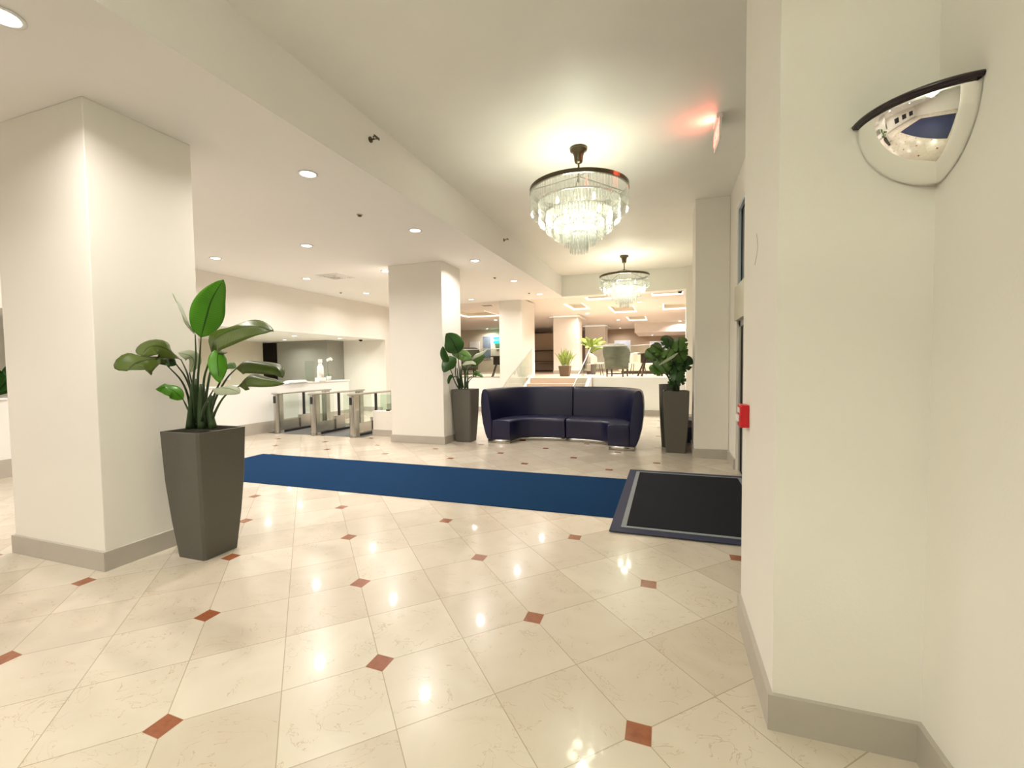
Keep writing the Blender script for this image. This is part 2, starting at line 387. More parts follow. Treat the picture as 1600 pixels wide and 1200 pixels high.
# reception room beyond the opening
struct('ceiling', B(-14, XW - 0.15, 1.9, 14, 2.42, 2.5), 'ceil')
struct('wall_back_room', B(-14.2, -14, -6, 29, 0, 4), 'wall')
struct('wall_back_room', B(-10.65, XW - 0.15, 12.93, 13.08, 0, 2.42), 'wall')
struct('wall_back_room', B(-14, -12.95, 12.6, 12.75, 0, 2.42), 'dark')  # near-black slab, the darkness of the doorway put into its colour
struct('wall_back_room', B(-14, -13.3, 9.2, 12.0, 0, 2.42), 'olive')
struct('wall_back_room', B(-12.8, -10.65, 12.13, 13.08, 0, 2.42), 'greywall')
bm = B(-10.65, XW - 0.15, 12.905, 12.93, 0, 0.15); struct('baseboard_back', bm, 'base')
# upper level: deck, risers, far walls
bm = B(-14, -4.02, 13.7, 29, 0, FU); box(bm, -4.02, -2.18, 13.7, 29, 0, FU); box(bm, -2.18, 6, 13.7, 29, 0, FU)
struct('floor', bm, 'beigewood')
bm = B(XW, -4.97, 13.62, 13.7, 0, FU); box(bm, -2.12, 0.48, 13.62, 13.7, 0, FU); struct('wall_low', bm, 'white')
bm = B(XW, -4.97, 13.595, 13.62, 0, 0.16); box(bm, -2.12, 0.48, 13.595, 13.62, 0, 0.16); struct('baseboard_low', bm, 'base')
struct('wall_far', B(-14, 6, 28, 28.2, FU, ZU), 'upwall')
struct('wall_far', B(-14, -7.2, 24.5, 24.7, FU, ZU), 'olive')
struct('wall_far', B(-7.2, -5.0, 24.5, 24.7, FU, 3.25), 'upwall')
struct('wall_far', B(6, 6.2, 13, 29, 0, 4), 'olive')
struct('wall_far', B(-1.6, 6, 24.3, 28, 3.12, ZU), 'wall')                           # bright bulkhead
# pier beside the camera and its baseboards
struct('wall_pier', B(0.42, XR, 2.07, 2.92, 0, ZH), 'wall')
bm = B(0.40, 0.42, 2.05, 2.92, 0, 0.15); box(bm, 0.42, XR - 0.02, 2.05, 2.07, 0, 0.15); box(bm, XR - 0.02, XR, -6, 2.07, 0, 0.15)
struct('baseboard_right', bm, 'base')
bm = B(XR - 0.025, XR, 7.0, 7.72, 0, 0.15); box(bm, XR - 0.025, XR, 8.56, 12.9, 0, 0.15); box(bm, 0.46, XR, 12.88, 12.9, 0, 0.15)
struct('baseboard_right', bm, 'base')
# doorway and window over it
def frame_rect(bm, x0, x1, y0, y1, z0, z1, t):
    box(bm, x0, x1, y0, y1, z1 - t, z1); box(bm, x0, x1, y0, y1, z0, z0 + t)
    box(bm, x0, x1, y0, y0 + t, z0 + t, z1 - t); box(bm, x0, x1, y1 - t, y1, z0 + t, z1 - t)
bm = bmesh.new(); frame_rect(bm, XR + 0.006, XR + 0.12, 3.5, 7.0, 2.56, 3.66, 0.04); box(bm, XR + 0.05, XR + 0.12, 5.2, 5.25, 2.60, 3.62)
M['blueframe'] = mat('window_frame_blue_lit', (0.62, 0.70, 0.78), 0.35)  # pale blue puts the light caught by the far jamb into the colour
o = struct('window_1', bm, 'blueframe'); g = obj('window_pane', B(XR + 0.09, XR + 0.10, 3.54, 6.96, 2.60, 3.62), 'darkglass', o)
bm = bmesh.new(); frame_rect(bm, XR + 0.040, XR + 0.056, 3.54, 6.96, 2.60, 3.62, 0.012); obj('window_gasket', bm, 'black', o)
struct('trim_1', B(XR - 0.03, XR + 0.16, 3.5, 7.02, 2.10, 2.56), 'cream')
bm = bmesh.new(); box(bm, XR + 0.03, XR + 0.15, 6.88, 7.0, 0, 2.10); box(bm, XR + 0.03, XR + 0.15, 3.5, 3.62, 0, 2.10); box(bm, XR + 0.03, XR + 0.15, 3.5, 7.0, 2.02, 2.10)
o = struct('door_1', bm, 'alu')
for y0, y1 in ((3.62, 5.25), (5.25, 6.88)):
    bm = bmesh.new(); frame_rect(bm, XR + 0.06, XR + 0.11, y0 + 0.005, y1 - 0.005, 0.01, 2.01, 0.1)
    d = obj('door_leaf', bm, 'alu', o); obj('door_pane', B(XR + 0.08, XR + 0.09, y0 + 0.1, y1 - 0.1, 0.11, 1.91), 'darkglass', d)
    hy = y1 - 0.09 if y0 < 4 else y0 + 0.09
    obj('door_handle', tube(bmesh.new(), [(XR + 0.06, hy, 0.95), (XR + 0.01, hy, 0.95), (XR + 0.01, hy, 1.25), (XR + 0.06, hy, 1.25)], 0.012), 'steel', d)
bm = bmesh.new(); frame_rect(bm, XR + 0.040, XR + 0.055, 3.62, 6.88, 0.0, 2.02, 0.015); obj('door_gasket', bm, 'black', o)
# reception ledge
struct('trim_2', B(XW - 0.28, XW + 0.02, 2.0, 11.08, 1.11, 1.14), 'white', bevel=0.006)

# ------------------------------------------------------------------ columns
def column(x0, x1, y0, y1, z1, label, z0=0, base=True):
    t = thing('column', label, 'column', ((x0 + x1) / 2, (y0 + y1) / 2, z0), 0, 'square white columns')
    hx, hy = (x1 - x0) / 2, (y1 - y0) / 2
    obj('column_shaft', B(-hx, hx, -hy, hy, 0, z1 - z0), 'wall', t, bevel=0.006)
    if base: obj('column_base', B(-hx - 0.02, hx + 0.02, -hy - 0.02, hy + 0.02, 0, 0.15), 'base', t, bevel=0.003)
    return t
column(-5.19, -4.03, 2.16, 2.95, ZL, 'large square white column beside the near tall potted plant')
column(-5.25, -4.07, 7.74, 8.56, ZL, 'square white column between the turnstiles and the sofa')
column(-4.97, -4.24, 13.25, 14.7, ZL + 0.05, 'white column rising beside the left glass stair rail')
column(-4.62, -3.57, 18.9, 20.0, ZU, 'bright white column on the upper floor behind the small grassy potted plant', FU)
column(-4.2, -3.12, 24.4, 25.4, ZU, 'farthest white column upstairs, behind the leafy palm', FU)
column(0.42, 0.918, 7.74, 8.56, ZH, 'beige pillar beside the entrance door and right tall planter')
for (cx, cy, ww, dd) in ((-4.1, 19.45, 1.35, 1.4), (-3.66, 24.9, 1.35, 1.3)):
    t = thing('column_light_tray', 'thin glowing light tray round the top of %s upstairs column' % ('the nearer' if cy < 20 else 'the farther'), 'ceiling light', (cx, cy, 3.50), 0, 'light trays round the upstairs columns')
    bm = bmesh.new()
    box(bm, -ww / 2, ww / 2, -dd / 2, -dd / 2 + 0.1, 0, 0.035); box(bm, -ww / 2, ww / 2, dd / 2 - 0.1, dd / 2, 0, 0.035)
    box(bm, -ww / 2, -ww / 2 + 0.1, -dd / 2 + 0.1, dd / 2 - 0.1, 0, 0.035); box(bm, ww / 2 - 0.1, ww / 2, -dd / 2 + 0.1, dd / 2 - 0.1, 0, 0.035)
    obj('tray_frame', bm, 'white', t); obj('light_strip', B(-ww / 2 + 0.02, ww / 2 - 0.02, -dd / 2 + 0.02, -dd / 2 + 0.08, 0.036, 0.05), 'cove', t)

# low return wall with glass beside the turnstiles
struct('wall_low', B(-6.12, -5.27, 8.32, 8.47, 0, 0.55), 'wall')
struct('baseboard_low', B(-6.13, -5.27, 8.30, 8.32, 0, 0.14), 'base')
t = thing('glass_screen', 'green-tinted glass screen standing on the low wall beside the column', 'glass panel', (-5.62, 8.40, 0.55))
obj('glass_panel', B(-0.34, 0.34, -0.006, 0.006, 0.01, 0.37), 'glass', t); obj('clamp', B(-0.2, -0.12, -0.02, 0.02, 0, 0.03), 'black', t); obj('clamp', B(0.12, 0.2, -0.02, 0.02, 0, 0.03), 'black', t)

# ------------------------------------------------------------------ stairs and glass rails
bm = bmesh.new(); n = 7; y0, run = 10.95, 0.385
for i in range(n): box(bm, -3.98, -2.22, y0 + i * run, 13.7, i * FU / n, (i + 1) * FU / n)
s = struct('stairs', bm, 'beigewood')
def prism_x(bm, x0, x1, poly):
    a = [bm.verts.new((x0, y, z)) for y, z in poly]; b_ = [bm.verts.new((x1, y, z)) for y, z in poly]
    bm.faces.new(a); bm.faces.new(b_[::-1]); k = len(poly)
    for i in range(k): bm.faces.new((a[i], a[(i + 1) % k], b_[(i + 1) % k], b_[i]))
    return bm
for x, w_ in ((-4.02, 'left'), (-2.18, 'right')):
    t = thing('stair_rail', '%s sloping glass stair balustrade with a thin steel handrail, behind the sofa' % w_, 'stair railing', (x, 10.9, 0), 0, 'glass stair railings')
    obj('stringer', prism_x(bmesh.new(), -0.04, 0.04, [(0, 0), (2.7, 0), (2.7, 1.2), (0, 0.14)]), 'white', t)
    obj('glass_panel', prism_x(bmesh.new(), -0.006, 0.006, [(0.02, 0.15), (1.33, 0.665), (1.33, 1.46), (0.02, 0.96)]), 'glass', t)
    obj('glass_panel', prism_x(bmesh.new(), -0.006, 0.006, [(1.36, 0.68), (2.7, 1.2), (2.7, 1.98), (1.36, 1.47)]), 'glass', t)
    obj('handrail', tube(bmesh.new(), [(0, -0.1, 0.93), (0, 2.72, 2.01)], 0.016), 'alu', t)
def balustrade(x0, x1, label):
    t = thing('glass_balustrade', label, 'glass balustrade', ((x0 + x1) / 2, 13.72, FU), 0, 'glass balustrades of the upper floor')
    L = x1 - x0; k = max(1, round(L / 1.3)); 
    for i in range(k):
        a = -L / 2 + i * L / k; obj('glass_panel', B(a + 0.01, a + L / k - 0.01, -0.006, 0.006, 0.0, 0.92), 'glass', t)
    obj('handrail', tube(bmesh.new(), [(-L / 2, 0, 0.94), (L / 2, 0, 0.94)], 0.014), 'alu', t)
    return t
balustrade(-8.9, -5.0, 'glass balustrade on the low white wall left of the stairs')
balustrade(-2.1, 0.46, 'glass balustrade on the low white wall behind the right half of the sofa')

# ------------------------------------------------------------------ ceiling fixtures
def downlight_proto():
    t = thing('recessed_downlight', '', 'ceiling light')
    obj('trim_ring', lathe(bmesh.new(), [(0.072, 0.0), (0.098, -0.003), (0.100, -0.009), (0.080, -0.012), (0.072, -0.006), (0.072, 0.0)], 24), 'white', t, smooth=True)
    obj('lens', lathe(bmesh.new(), [(0.0, -0.008), (0.05, -0.007), (0.072, -0.004), (0.072, -0.001), (0, -0.001)], 24), 'lens', t)  # lens drawn oversized, its width imitates the glare round the lamp
    lamp_area('lamp', t, (0, 0, -0.03), P_DOWN, COL_DOWN, 0.10, spread=math.radians(155))
    return t
dl = downlight_proto()
spots = [(-3.50, 3.78, 'nearest bright recessed downlight, between the big column and the soffit'),
         (-3.50, 5.87, 'recessed downlight above the blue runner, close to the soffit'),
         (-5.58, 5.95, 'recessed downlight in the middle row, right above the tall leaf of the near plant'),
         (-7.72, 6.03, 'leftmost recessed downlight just right of the big column'),
         (-3.46, 7.95, 'recessed downlight just right of the middle column top'),
         (-5.57, 8.12, 'recessed downlight at the left edge of the middle column top'),
         (-7.66, 8.14, 'recessed downlight just left of the square ceiling vent'),
         (-7.72, 10.34, 'small recessed downlight left of the middle column, farthest over the turnstiles'),
         (-3.44, 10.2, 'recessed downlight right of the middle column, second from the far ceiling edge'),
         (-5.6, 12.55, 'small recessed downlight near the far ceiling edge, right of the middle column'),
         (-3.42, 12.4, 'recessed downlight at the far end of the soffit'),
         (-3.53, 1.54, 'recessed downlight at the top left corner, above the big column front'),
         (-5.6, 3.8, None), (-7.7, 3.9, None), (-7.4, 0.6, None), (-5.6, 10.3, None), (-7.7, 12.4, None),
         (-3.5, -0.8, None), (-5.6, -0.8, None), (-3.5, -3.2, None), (-6.5, -3.2, None)]  # unseen downlights behind the camera, added to lift the room's brightness
GRP = 'recessed downlights in the low ceiling'
for i, (x, y, lb) in enumerate(spots):
    lb = lb or 'small round recessed downlight hidden behind a column or added out of view'
    if i == 0: dl.location = (x, y, ZL); tag(dl, lb, 'ceiling light', GRP)
    else: dup(dl, (x, y, ZL), 0, lb, GRP)
for i, (x, y, lb) in enumerate([(-9.55, 8.6, 'left recessed spot inside the reception opening'), (-9.9, 10.0, 'middle recessed spot inside the reception opening'),
                  (-9.7, 11.6, 'right recessed spot inside the reception opening, by the pale wall'), (-11.6, 11.3, 'recessed spot washing the grey reception wall'), (-12.0, 8.0, 'recessed spot deep in the reception room behind the plant')]):
    d = dup(dl, (x, y, 2.42), 0, lb, 'recessed spots of the reception ceiling')
    for ch in d.children:
        if ch.type == 'LIGHT': ch.data = ch.data.copy(); ch.data.energy = 16; ch.data.color = (0.95, 1.0, 0.9)
for i, (x, y, lb) in enumerate([(-0.9, 15.9, 'small ceiling spot upstairs right of the far chandelier'), (-2.2, 22.0, 'small ceiling spot upstairs near the farthest column'),
                  (-3.1, 18.6, 'bright ceiling spot at the top corner of the nearer upstairs column'), (0.6, 23.9, 'small ceiling spot at the bright bulkhead upstairs'),
                  (-7.5, 19.5, 'small ceiling spot upstairs above the left glass balustrade'), (-9.7, 23.9, 'small ceiling spot near the green exit sign'), (-2.6, 27.0, 'ceiling spot lighting the tan far wall'), (-0.8, 27.0, 'ceiling spot lighting the right end of the tan far wall')]):
    d = dup(dl, (x, y, ZU if y < 24.3 or x < -1.6 else 3.12), 0, lb, 'ceiling spots of the upper floor')
    for ch in d.children:
        if ch.type == 'LIGHT': ch.data = ch.data.copy(); ch.data.energy = 22
def tray(x0, x1, y0, y1, lb):
    t = thing('cove_light_tray', lb, 'ceiling light', ((x0 + x1) / 2, (y0 + y1) / 2, ZU), 0, 'recessed cove light trays upstairs')
    a, b_ = (x1 - x0) / 2, (y1 - y0) / 2
    bm = B(-a, a, -b_, b_, 0.20, 0.22); box(bm, -a - 0.02, -a, -b_, b_, 0.04, 0.22); box(bm, a, a + 0.02, -b_, b_, 0.04, 0.22); box(bm, -a, a, -b_ - 0.02, -b_, 0.04, 0.22); box(bm, -a, a, b_, b_ + 0.02, 0.04, 0.22)
    obj('tray_shell', bm, 'olive', t)
    bm = B(-a, a, b_ - 0.03, b_, 0.0, 0.05); box(bm, -a, -a + 0.04, -b_, b_ - 0.03, 0.0, 0.05); box(bm, a - 0.04, a, -b_, b_ - 0.03, 0.0, 0.05)
    obj('light_strip', bm, 'cove', t)
    lamp_area('lamp', t, (0, 0, 0.19), P_TRAY, (1.0, 0.95, 0.88), 0.10, spread=math.radians(120))
for h, lb in zip(trays, ['glowing cove light tray upstairs nearest the beam, right of the far chandelier', 'glowing cove light tray upstairs partly hidden left of the far chandelier',
                         'glowing cove light tray upstairs, second row at the right', 'glowing cove light tray just below the far chandelier', 'farthest glowing cove light tray, before the bright bulkhead',
                         'glowing cove light tray beside the column by the stairs', 'glowing cove light tray over the left upstairs tables']):
    tray(*h, lb)

t = thing('ceiling_vent', 'square white air diffuser with a dark centre in the low ceiling', 'vent', (-6.92, 8.2, ZL))
bm = bmesh.new()
for k, (a, z) in enumerate(((0.29, 0.0), (0.23, -0.012), (0.17, -0.022))):
    for sx0, sx1, sy0, sy1 in ((-a, a, -a, -a + 0.035), (-a, a, a - 0.035, a), (-a, -a + 0.035, -a + 0.035, a - 0.035), (a - 0.035, a, -a + 0.035, a - 0.035)):
        box(bm, sx0, sx1, sy0, sy1, z - 0.012, z - 0.001)
obj('louvre_frame', bm, 'ceil', t); obj('vent_core', frustum(bmesh.new(), 0.05, 0.22, -0.05, -0.004), 'base', t)
for (x, y, z, lb) in ((-2.62, 13.75, ZU, 'dark slot vent at the ceiling edge right of the soffit end'), (-5.9, 14.6, ZU, 'dark slot vent at the ceiling edge left of the stair column'), (-6.2, 17.0, ZU, 'dark slot vent above the left upstairs tables')):
    t = thing('slot_vent', lb, 'vent', (x, y, z), 0, 'dark slot vents upstairs')
    obj('vent_frame', B(-0.2, 0.2, -0.10, 0.10, -0.015, 0), 'white', t); obj('slot', B(-0.17, 0.17, -0.07, 0.07, -0.02, -0.0152), 'dark', t)
for (x, y, lb) in ((-3.82, 5.02, 'small dark sprinkler cap in the low ceiling above the runner'), (-3.72, 9.66, 'small dark sprinkler cap right of the middle column'), (-3.64, 12.1, 'small dark sprinkler cap near the far soffit end'), (-8.28, 10.0, 'tiny sprinkler cap near the left wall')):
    t = thing('sprinkler', lb, 'sprinkler', (x, y, ZL), 0, 'ceiling sprinklers')
    obj('plate', lathe(bmesh.new(), [(0, 0), (0.04, 0), (0.036, -0.008), (0, -0.010)], 20), 'base', t); obj('head', lathe(bmesh.new(), [(0, -0.0101), (0.022, -0.0101), (0.026, -0.022), (0, -0.03)], 16), 'darksteel', t)
for (y, lb) in ((4.04, 'nearer bronze sidewall sprinkler on the soffit'), (8.08, 'farther bronze sidewall sprinkler on the soffit')):
    t = thing('wall_sprinkler', lb, 'sprinkler', (XS, y, 3.88), 0, 'sidewall sprinklers on the soffit')
    obj('escutcheon', tube(bmesh.new(), [(0.0, 0, 0), (0.012, 0, 0)], 0.03, 16), 'darksteel', t)
    bm = tube(bmesh.new(), [(0.012, 0, 0), (0.05, 0, 0)], 0.009); tube(bm, [(0.045, 0, 0), (0.06, -0.03, 0.012), (0.08, -0.028, 0.01)], 0.005); tube(bm, [(0.045, 0, 0), (0.06, 0.03, 0.012), (0.08, 0.028, 0.01)], 0.005)
    obj('sprinkler_head', bm, 'darksteel', t); obj('deflector', B(0.078, 0.084, -0.045, 0.045, -0.002, 0.022), 'darksteel', t)
t = thing('dome_camera', 'small dark dome camera on the ceiling beam right of the far chandelier', 'camera', (0.33, 13.2, 3.5))
obj('housing', lathe(bmesh.new(), [(0, 0), (0.07, 0), (0.065, -0.03), (0, -0.03)], 20), 'white', t); obj('dome', lathe(bmesh.new(), [(0.055, -0.031), (0.05, -0.06), (0.03, -0.08), (0, -0.088)], 20), 'black', t, smooth=True)

# exit signs
def text_mesh(name, body, size, m, parent, loc, rot, ext=0.002):
    cu = bpy.data.curves.new(name, 'FONT'); cu.body = body; cu.size = size; cu.extrude = ext; cu.align_x = 'CENTER'; cu.align_y = 'CENTER'
    tmp = bpy.data.objects.new('tmp', cu); C.objects.link(tmp); bpy.context.view_layer.update()
    me = bpy.data.meshes.new_from_object(tmp); bpy.data.objects.remove(tmp); me.materials.clear(); me.materials.append(M[m])
    o = bpy.data.objects.new(name, me); C.objects.link(o); o.parent = parent; o.location = loc; o.rotation_euler = rot; return o
t = thing('exit_sign', 'red-lit edge-on exit sign hanging from the high ceiling near the window', 'exit sign', (0.50, 5.3, ZH), math.radians(3))
obj('canopy', B(-0.03, 0.03, -0.12, 0.12, -0.05, 0), 'white', t); obj('sign_panel', B(-0.012, 0.012, -0.17, 0.17, -0.29, -0.05), 'white', t, bevel=0.003)
text_mesh('lettering', 'EXIT', 0.17, 'exitr', t, (-0.0145, 0, -0.175), (PI / 2, 0, -PI / 2))
l = lamp_area('lamp', t, (-0.035, 0, -0.045), 3.2, (1, 0.12, 0.08), 0.28, 0.05); l.rotation_euler = (0, math.radians(118), 0)
t = thing('exit_sign', 'green glowing exit sign on the far wall upstairs', 'exit sign', (-9.28, 24.3, 3.0))
obj('sign_box', B(-0.22, 0.22, -0.03, 0.2, -0.22, 0.12), 'exitg', t, bevel=0.01); text_mesh('lettering', 'EXIT', 0.2, 'white', t, (0, -0.036, -0.05), (PI / 2, 0, 0))

# ------------------------------------------------------------------ chandeliers
def chandelier():
    t = thing('chandelier', '', 'chandelier')
    obj('canopy', lathe(bmesh.new(), [(0, 0), (0.085, 0), (0.103, -0.018), (0.10, -0.035), (0.07, -0.05), (0.055, -0.10), (0.048, -0.16), (0.04, -0.175), (0.018, -0.185), (0, -0.187)], 32), 'darksteel', t, smooth=True)
    bm = tube(bmesh.new(), [(0, 0, -0.186), (0, 0, -0.40)], 0.012, 10)
    for k in range(4):
        a = k * PI / 2 + 0.4; tube(bm, [(0, 0, -0.33), (0.56 * math.cos(a), 0.56 * math.sin(a), -0.50)], 0.006, 6)
    obj('stem', bm, 'darksteel', t)
    tiers = [(0.570, -0.505, 0.26), (0.478, -0.64, 0.24), (0.385, -0.75, 0.22), (0.290, -0.84, 0.21), (0.195, -0.92, 0.21), (0.105, -1.00, 0.22)]
    obj('top_ring', lathe(bmesh.new(), [(0.555, -0.475), (0.585, -0.475), (0.585, -0.520), (0.555, -0.520), (0.555, -0.475)], 72), 'darksteel', t)
    bm = bmesh.new()
    for (r, z, h) in tiers[1:]: lathe(bm, [(r - 0.008, z + 0.01), (r + 0.008, z + 0.01), (r + 0.008, z - 0.006), (r - 0.008, z - 0.006), (r - 0.008, z + 0.01)], 48)
    for k in range(4):
        a = k * PI / 2 + 0.4; tube(bm, [(0.5 * math.cos(a), 0.5 * math.sin(a), -0.49), (0.13 * math.cos(a), 0.13 * math.sin(a), -1.03)], 0.004, 5)
    obj('tier_frame', bm, 'steel', t)
    def prism_mesh(bm, c, s, r, z, h, wd):
        out = Vector((c, s, 0)); tn = Vector((-s, c, 0)); p = out * r
        sec = [(-wd, 0), (-wd * .45, -0.007), (wd * .45, -0.007), (wd, 0), (wd * .45, 0.007), (-wd * .45, 0.007)]
        rings = []
        for zz, k in ((z, .5), (z - 0.015, 1), (z - h + 0.02, 1), (z - h, .45)):
            rings.append([bm.verts.new(p + tn * a * k + out * b_ * k + Vector((0, 0, zz))) for a, b_ in sec])
        for A_, B_ in zip(rings, rings[1:]):
            for k in range(6): bm.faces.new((A_[k], A_[(k + 1) % 6], B_[(k + 1) % 6], B_[k]))
        bm.faces.new(rings[0]); bm.faces.new(rings[-1][::-1])
    items = []
    for ti, (r, z, h) in enumerate(tiers):
        n = int(2 * PI * r / 0.037)
        for k in range(n):
            a = k * 2 * PI / n; items.append((math.sin(a) * -1 * r, ti, a, r, z - 0.012, h))  # nearest (towards -y) first
    # the ~100 that show largest: the camera-facing side of the outer tiers
    items.sort(key=lambda q: -(q[0] + (5 - q[1]) * 0.02)); rest = bmesh.new()
    for i, (_, ti, a, r, z, h) in enumerate(items):
        c, s = math.cos(a), math.sin(a)
        if i < 100: obj('crystal_prism', prism_mesh_new(prism_mesh, c, s, r, z, h), 'crystal', t)
        else: prism_mesh(rest, c, s, r, z, h, 0.015)
    o = obj('crystal_prisms', rest, 'crystal', t); o['kind'] = 'stuff'
    for k in range(8):
        a = k * 2 * PI / 8; rr, zz = (0.30, -0.66) if k % 2 else (0.16, -0.82)
        p = (rr * math.cos(a), rr * math.sin(a), zz)
        obj('bulb', lathe(bmesh.new(), [(0, 0.05), (0.012, 0.04), (0.02, 0.01), (0.016, -0.02), (0.008, -0.04), (0, -0.045)], 12, p), 'bulb', t, smooth=True)
    for k in range(4):
        lamp_point('lamp', t, (0.13 * math.cos(k * PI / 2 + 0.6), 0.13 * math.sin(k * PI / 2 + 0.6), -0.72), P_CHAND, COL_CHAND, 0.06)
    lamp_area('lamp', t, (0, 0, -0.56), P_CHAND * 3.0, COL_CHAND, 0.12)
    return t
def prism_mesh_new(fn, c, s, r, z, h):
    bm = bmesh.new(); fn(bm, c, s, r, z, h, 0.015); return bm
ch = chandelier(); ch.location = (-1.0, 5.42, ZH); tag(ch, 'large tiered crystal chandelier, the nearer one above the runner', 'chandelier', 'tiered crystal chandeliers')
dup(ch, (-0.97, 11.1, ZH), 0.3, 'smaller-looking tiered crystal chandelier, the farther one before the upstairs ceiling', 'tiered crystal chandeliers')
d = dup(ch, (-1.0, -1.2, ZH), 0.3, 'added unseen crystal chandelier behind the camera, brightening the near walls', 'tiered crystal chandeliers')  # added chandelier out of view, boosted to brighten the pier and right wall
for c_ in d.children:
    if c_.type == 'LIGHT': c_.data = c_.data.copy(); c_.data.energy *= 4.6

# ------------------------------------------------------------------ carpets
t = thing('carpet_runner', 'long plain blue carpet runner across the marble floor', 'carpet', (0, 0, 0.0))
obj('carpet_pile', B(-6.75, -0.47, 4.47, 6.02, 0.0, 0.009), 'runner', t)
t = thing('entrance_mat', 'black entrance mat with a grey stripe and navy border at the door', 'mat', (0.26, 5.33, 0.0))
obj('mat_border', B(-0.755, 0.72, -1.25, 1.24, 0.0095, 0.015), 'matnavy', t, bevel=0.002)
bm = bmesh.new()
for (a, b_, c, d) in ((-0.66, 0.66, -1.13, -1.085), (-0.66, 0.66, 1.085, 1.13), (-0.66, -0.615, -1.085, 1.085), (0.615, 0.66, -1.085, 1.085)): box(bm, a, b_, c, d, 0.0151, 0.018)
obj('stripe', bm, 'matgrey', t); obj('mat_pile', B(-0.61, 0.61, -1.08, 1.08, 0.0151, 0.021), 'matblack', t)
t = thing('floor_mat', 'grey mat lying under the steel turnstiles', 'mat', (-7.4, 9.0, 0)); obj('mat_surface', B(-1.45, 1.2, -0.95, 0.95, 0, 0.006), 'greymat', t)

t = thing('lobby_carpet', 'large navy carpet behind the camera, seen in the dome mirror', 'carpet', (-1.9, -2.0, 0)); obj('carpet_pile', B(-2.9, 2.7, -1.7, 2.45, 0, 0.009), 'matnavy', t)
for i, y in enumerate((-4.6, -2.6, -0.6)):
    t = thing('framed_picture', 'dark framed picture on the left wall, %s, seen only in the dome mirror' % ('farthest', 'middle one', 'nearest')[i], 'picture', (XW, y, 1.7), 0, 'dark pictures seen in the dome mirror')
    obj('canvas', B(0.0, 0.03, -0.5, 0.5, -0.6, 0.6), 'darkglass', t); bm = B(0, 0.05, -0.56, 0.56, 0.6, 0.66); box(bm, 0, 0.05, -0.56, 0.56, -0.66, -0.6); box(bm, 0, 0.05, -0.56, -0.5, -0.6, 0.6); box(bm, 0, 0.05, 0.5, 0.56, -0.6, 0.6); obj('frame', bm, 'wood', t)
# ------------------------------------------------------------------ turnstiles
def turnstile():
    t = thing('turnstile', '', 'turnstile')
    def post(y0, y1, w0=0.075):
        bm = bmesh.new(); k = 10; rings = []
        for z, s in ((0, 1.12), (0.06, 1.0), (0.86, 1.0), (0.9, 1.02)):
            ring = []
            for i in range(k + 1):
                a = PI + PI * i / k
                ring.append(bm.verts.new((math.cos(a) * w0 * s, y0 + 0.06 + math.sin(a) * 0.07 * s, z)))
            ring.append(bm.verts.new((w0 * s, y1, z))); ring.append(bm.verts.new((-w0 * s, y1, z))); rings.append(ring)
        for A_, B_ in zip(rings, rings[1:]):
            for i in range(len(A_)): bm.faces.new((A_[i], A_[(i + 1) % len(A_)], B_[(i + 1) % len(A_)], B_[i]))
        bm.faces.new(rings[0]); bm.faces.new(rings[-1][::-1]); return bm
    fp = obj('front_post', post(0, 0.17), 'steel', t)
    bm = post(0, 0.17); bmesh.ops.rotate(bm, verts=bm.verts, cent=(0, 0.875, 0), matrix=Matrix.Rotation(PI, 3, 'Z')); obj('rear_post', bm, 'steel', t)
    obj('top_rail', B(-0.085, 0.085, -0.02, 1.77, 0.901, 0.935), 'steel', t, bevel=0.01)
    obj('base_rail', B(-0.06, 0.06, 0.18, 1.57, 0.0, 0.05), 'black', t)
    obj('cabinet', B(-0.05, 0.05, 0.72, 1.03, 0.051, 0.36), 'steel', t, bevel=0.004)
    obj('gate_post', B(-0.02, 0.02, 0.85, 0.90, 0.361, 0.90), 'black', t)
    for a, b_ in ((0.19, 0.71), (1.04, 1.56)):
        obj('glass_panel', B(-0.005, 0.005, a, b_, 0.06, 0.89), 'glass', t)
    obj('lower_panel', B(-0.012, 0.012, 0.19, 0.71, 0.055, 0.28), 'steel', t)
    obj('reader', B(-0.032, 0.032, -0.018, 0.0, 0.70, 0.86), 'black', fp, bevel=0.004)
    g = obj('gate_flap', B(0.022, 0.44, 0.87, 0.88, 0.42, 0.86), 'glass', t)
    return t
tn = turnstile(); tn.location = (-6.40, 7.95, 0.006); tag(tn, 'steel and glass turnstile nearest the middle column', 'turnstile', 'steel security turnstiles')
dup(tn, (-7.47, 7.97, 0.006), 0, 'steel and glass turnstile in the middle of the three', 'steel security turnstiles')
dup(tn, (-8.56, 8.0, 0.006), 0, 'steel and glass turnstile against the left wall', 'steel security turnstiles')

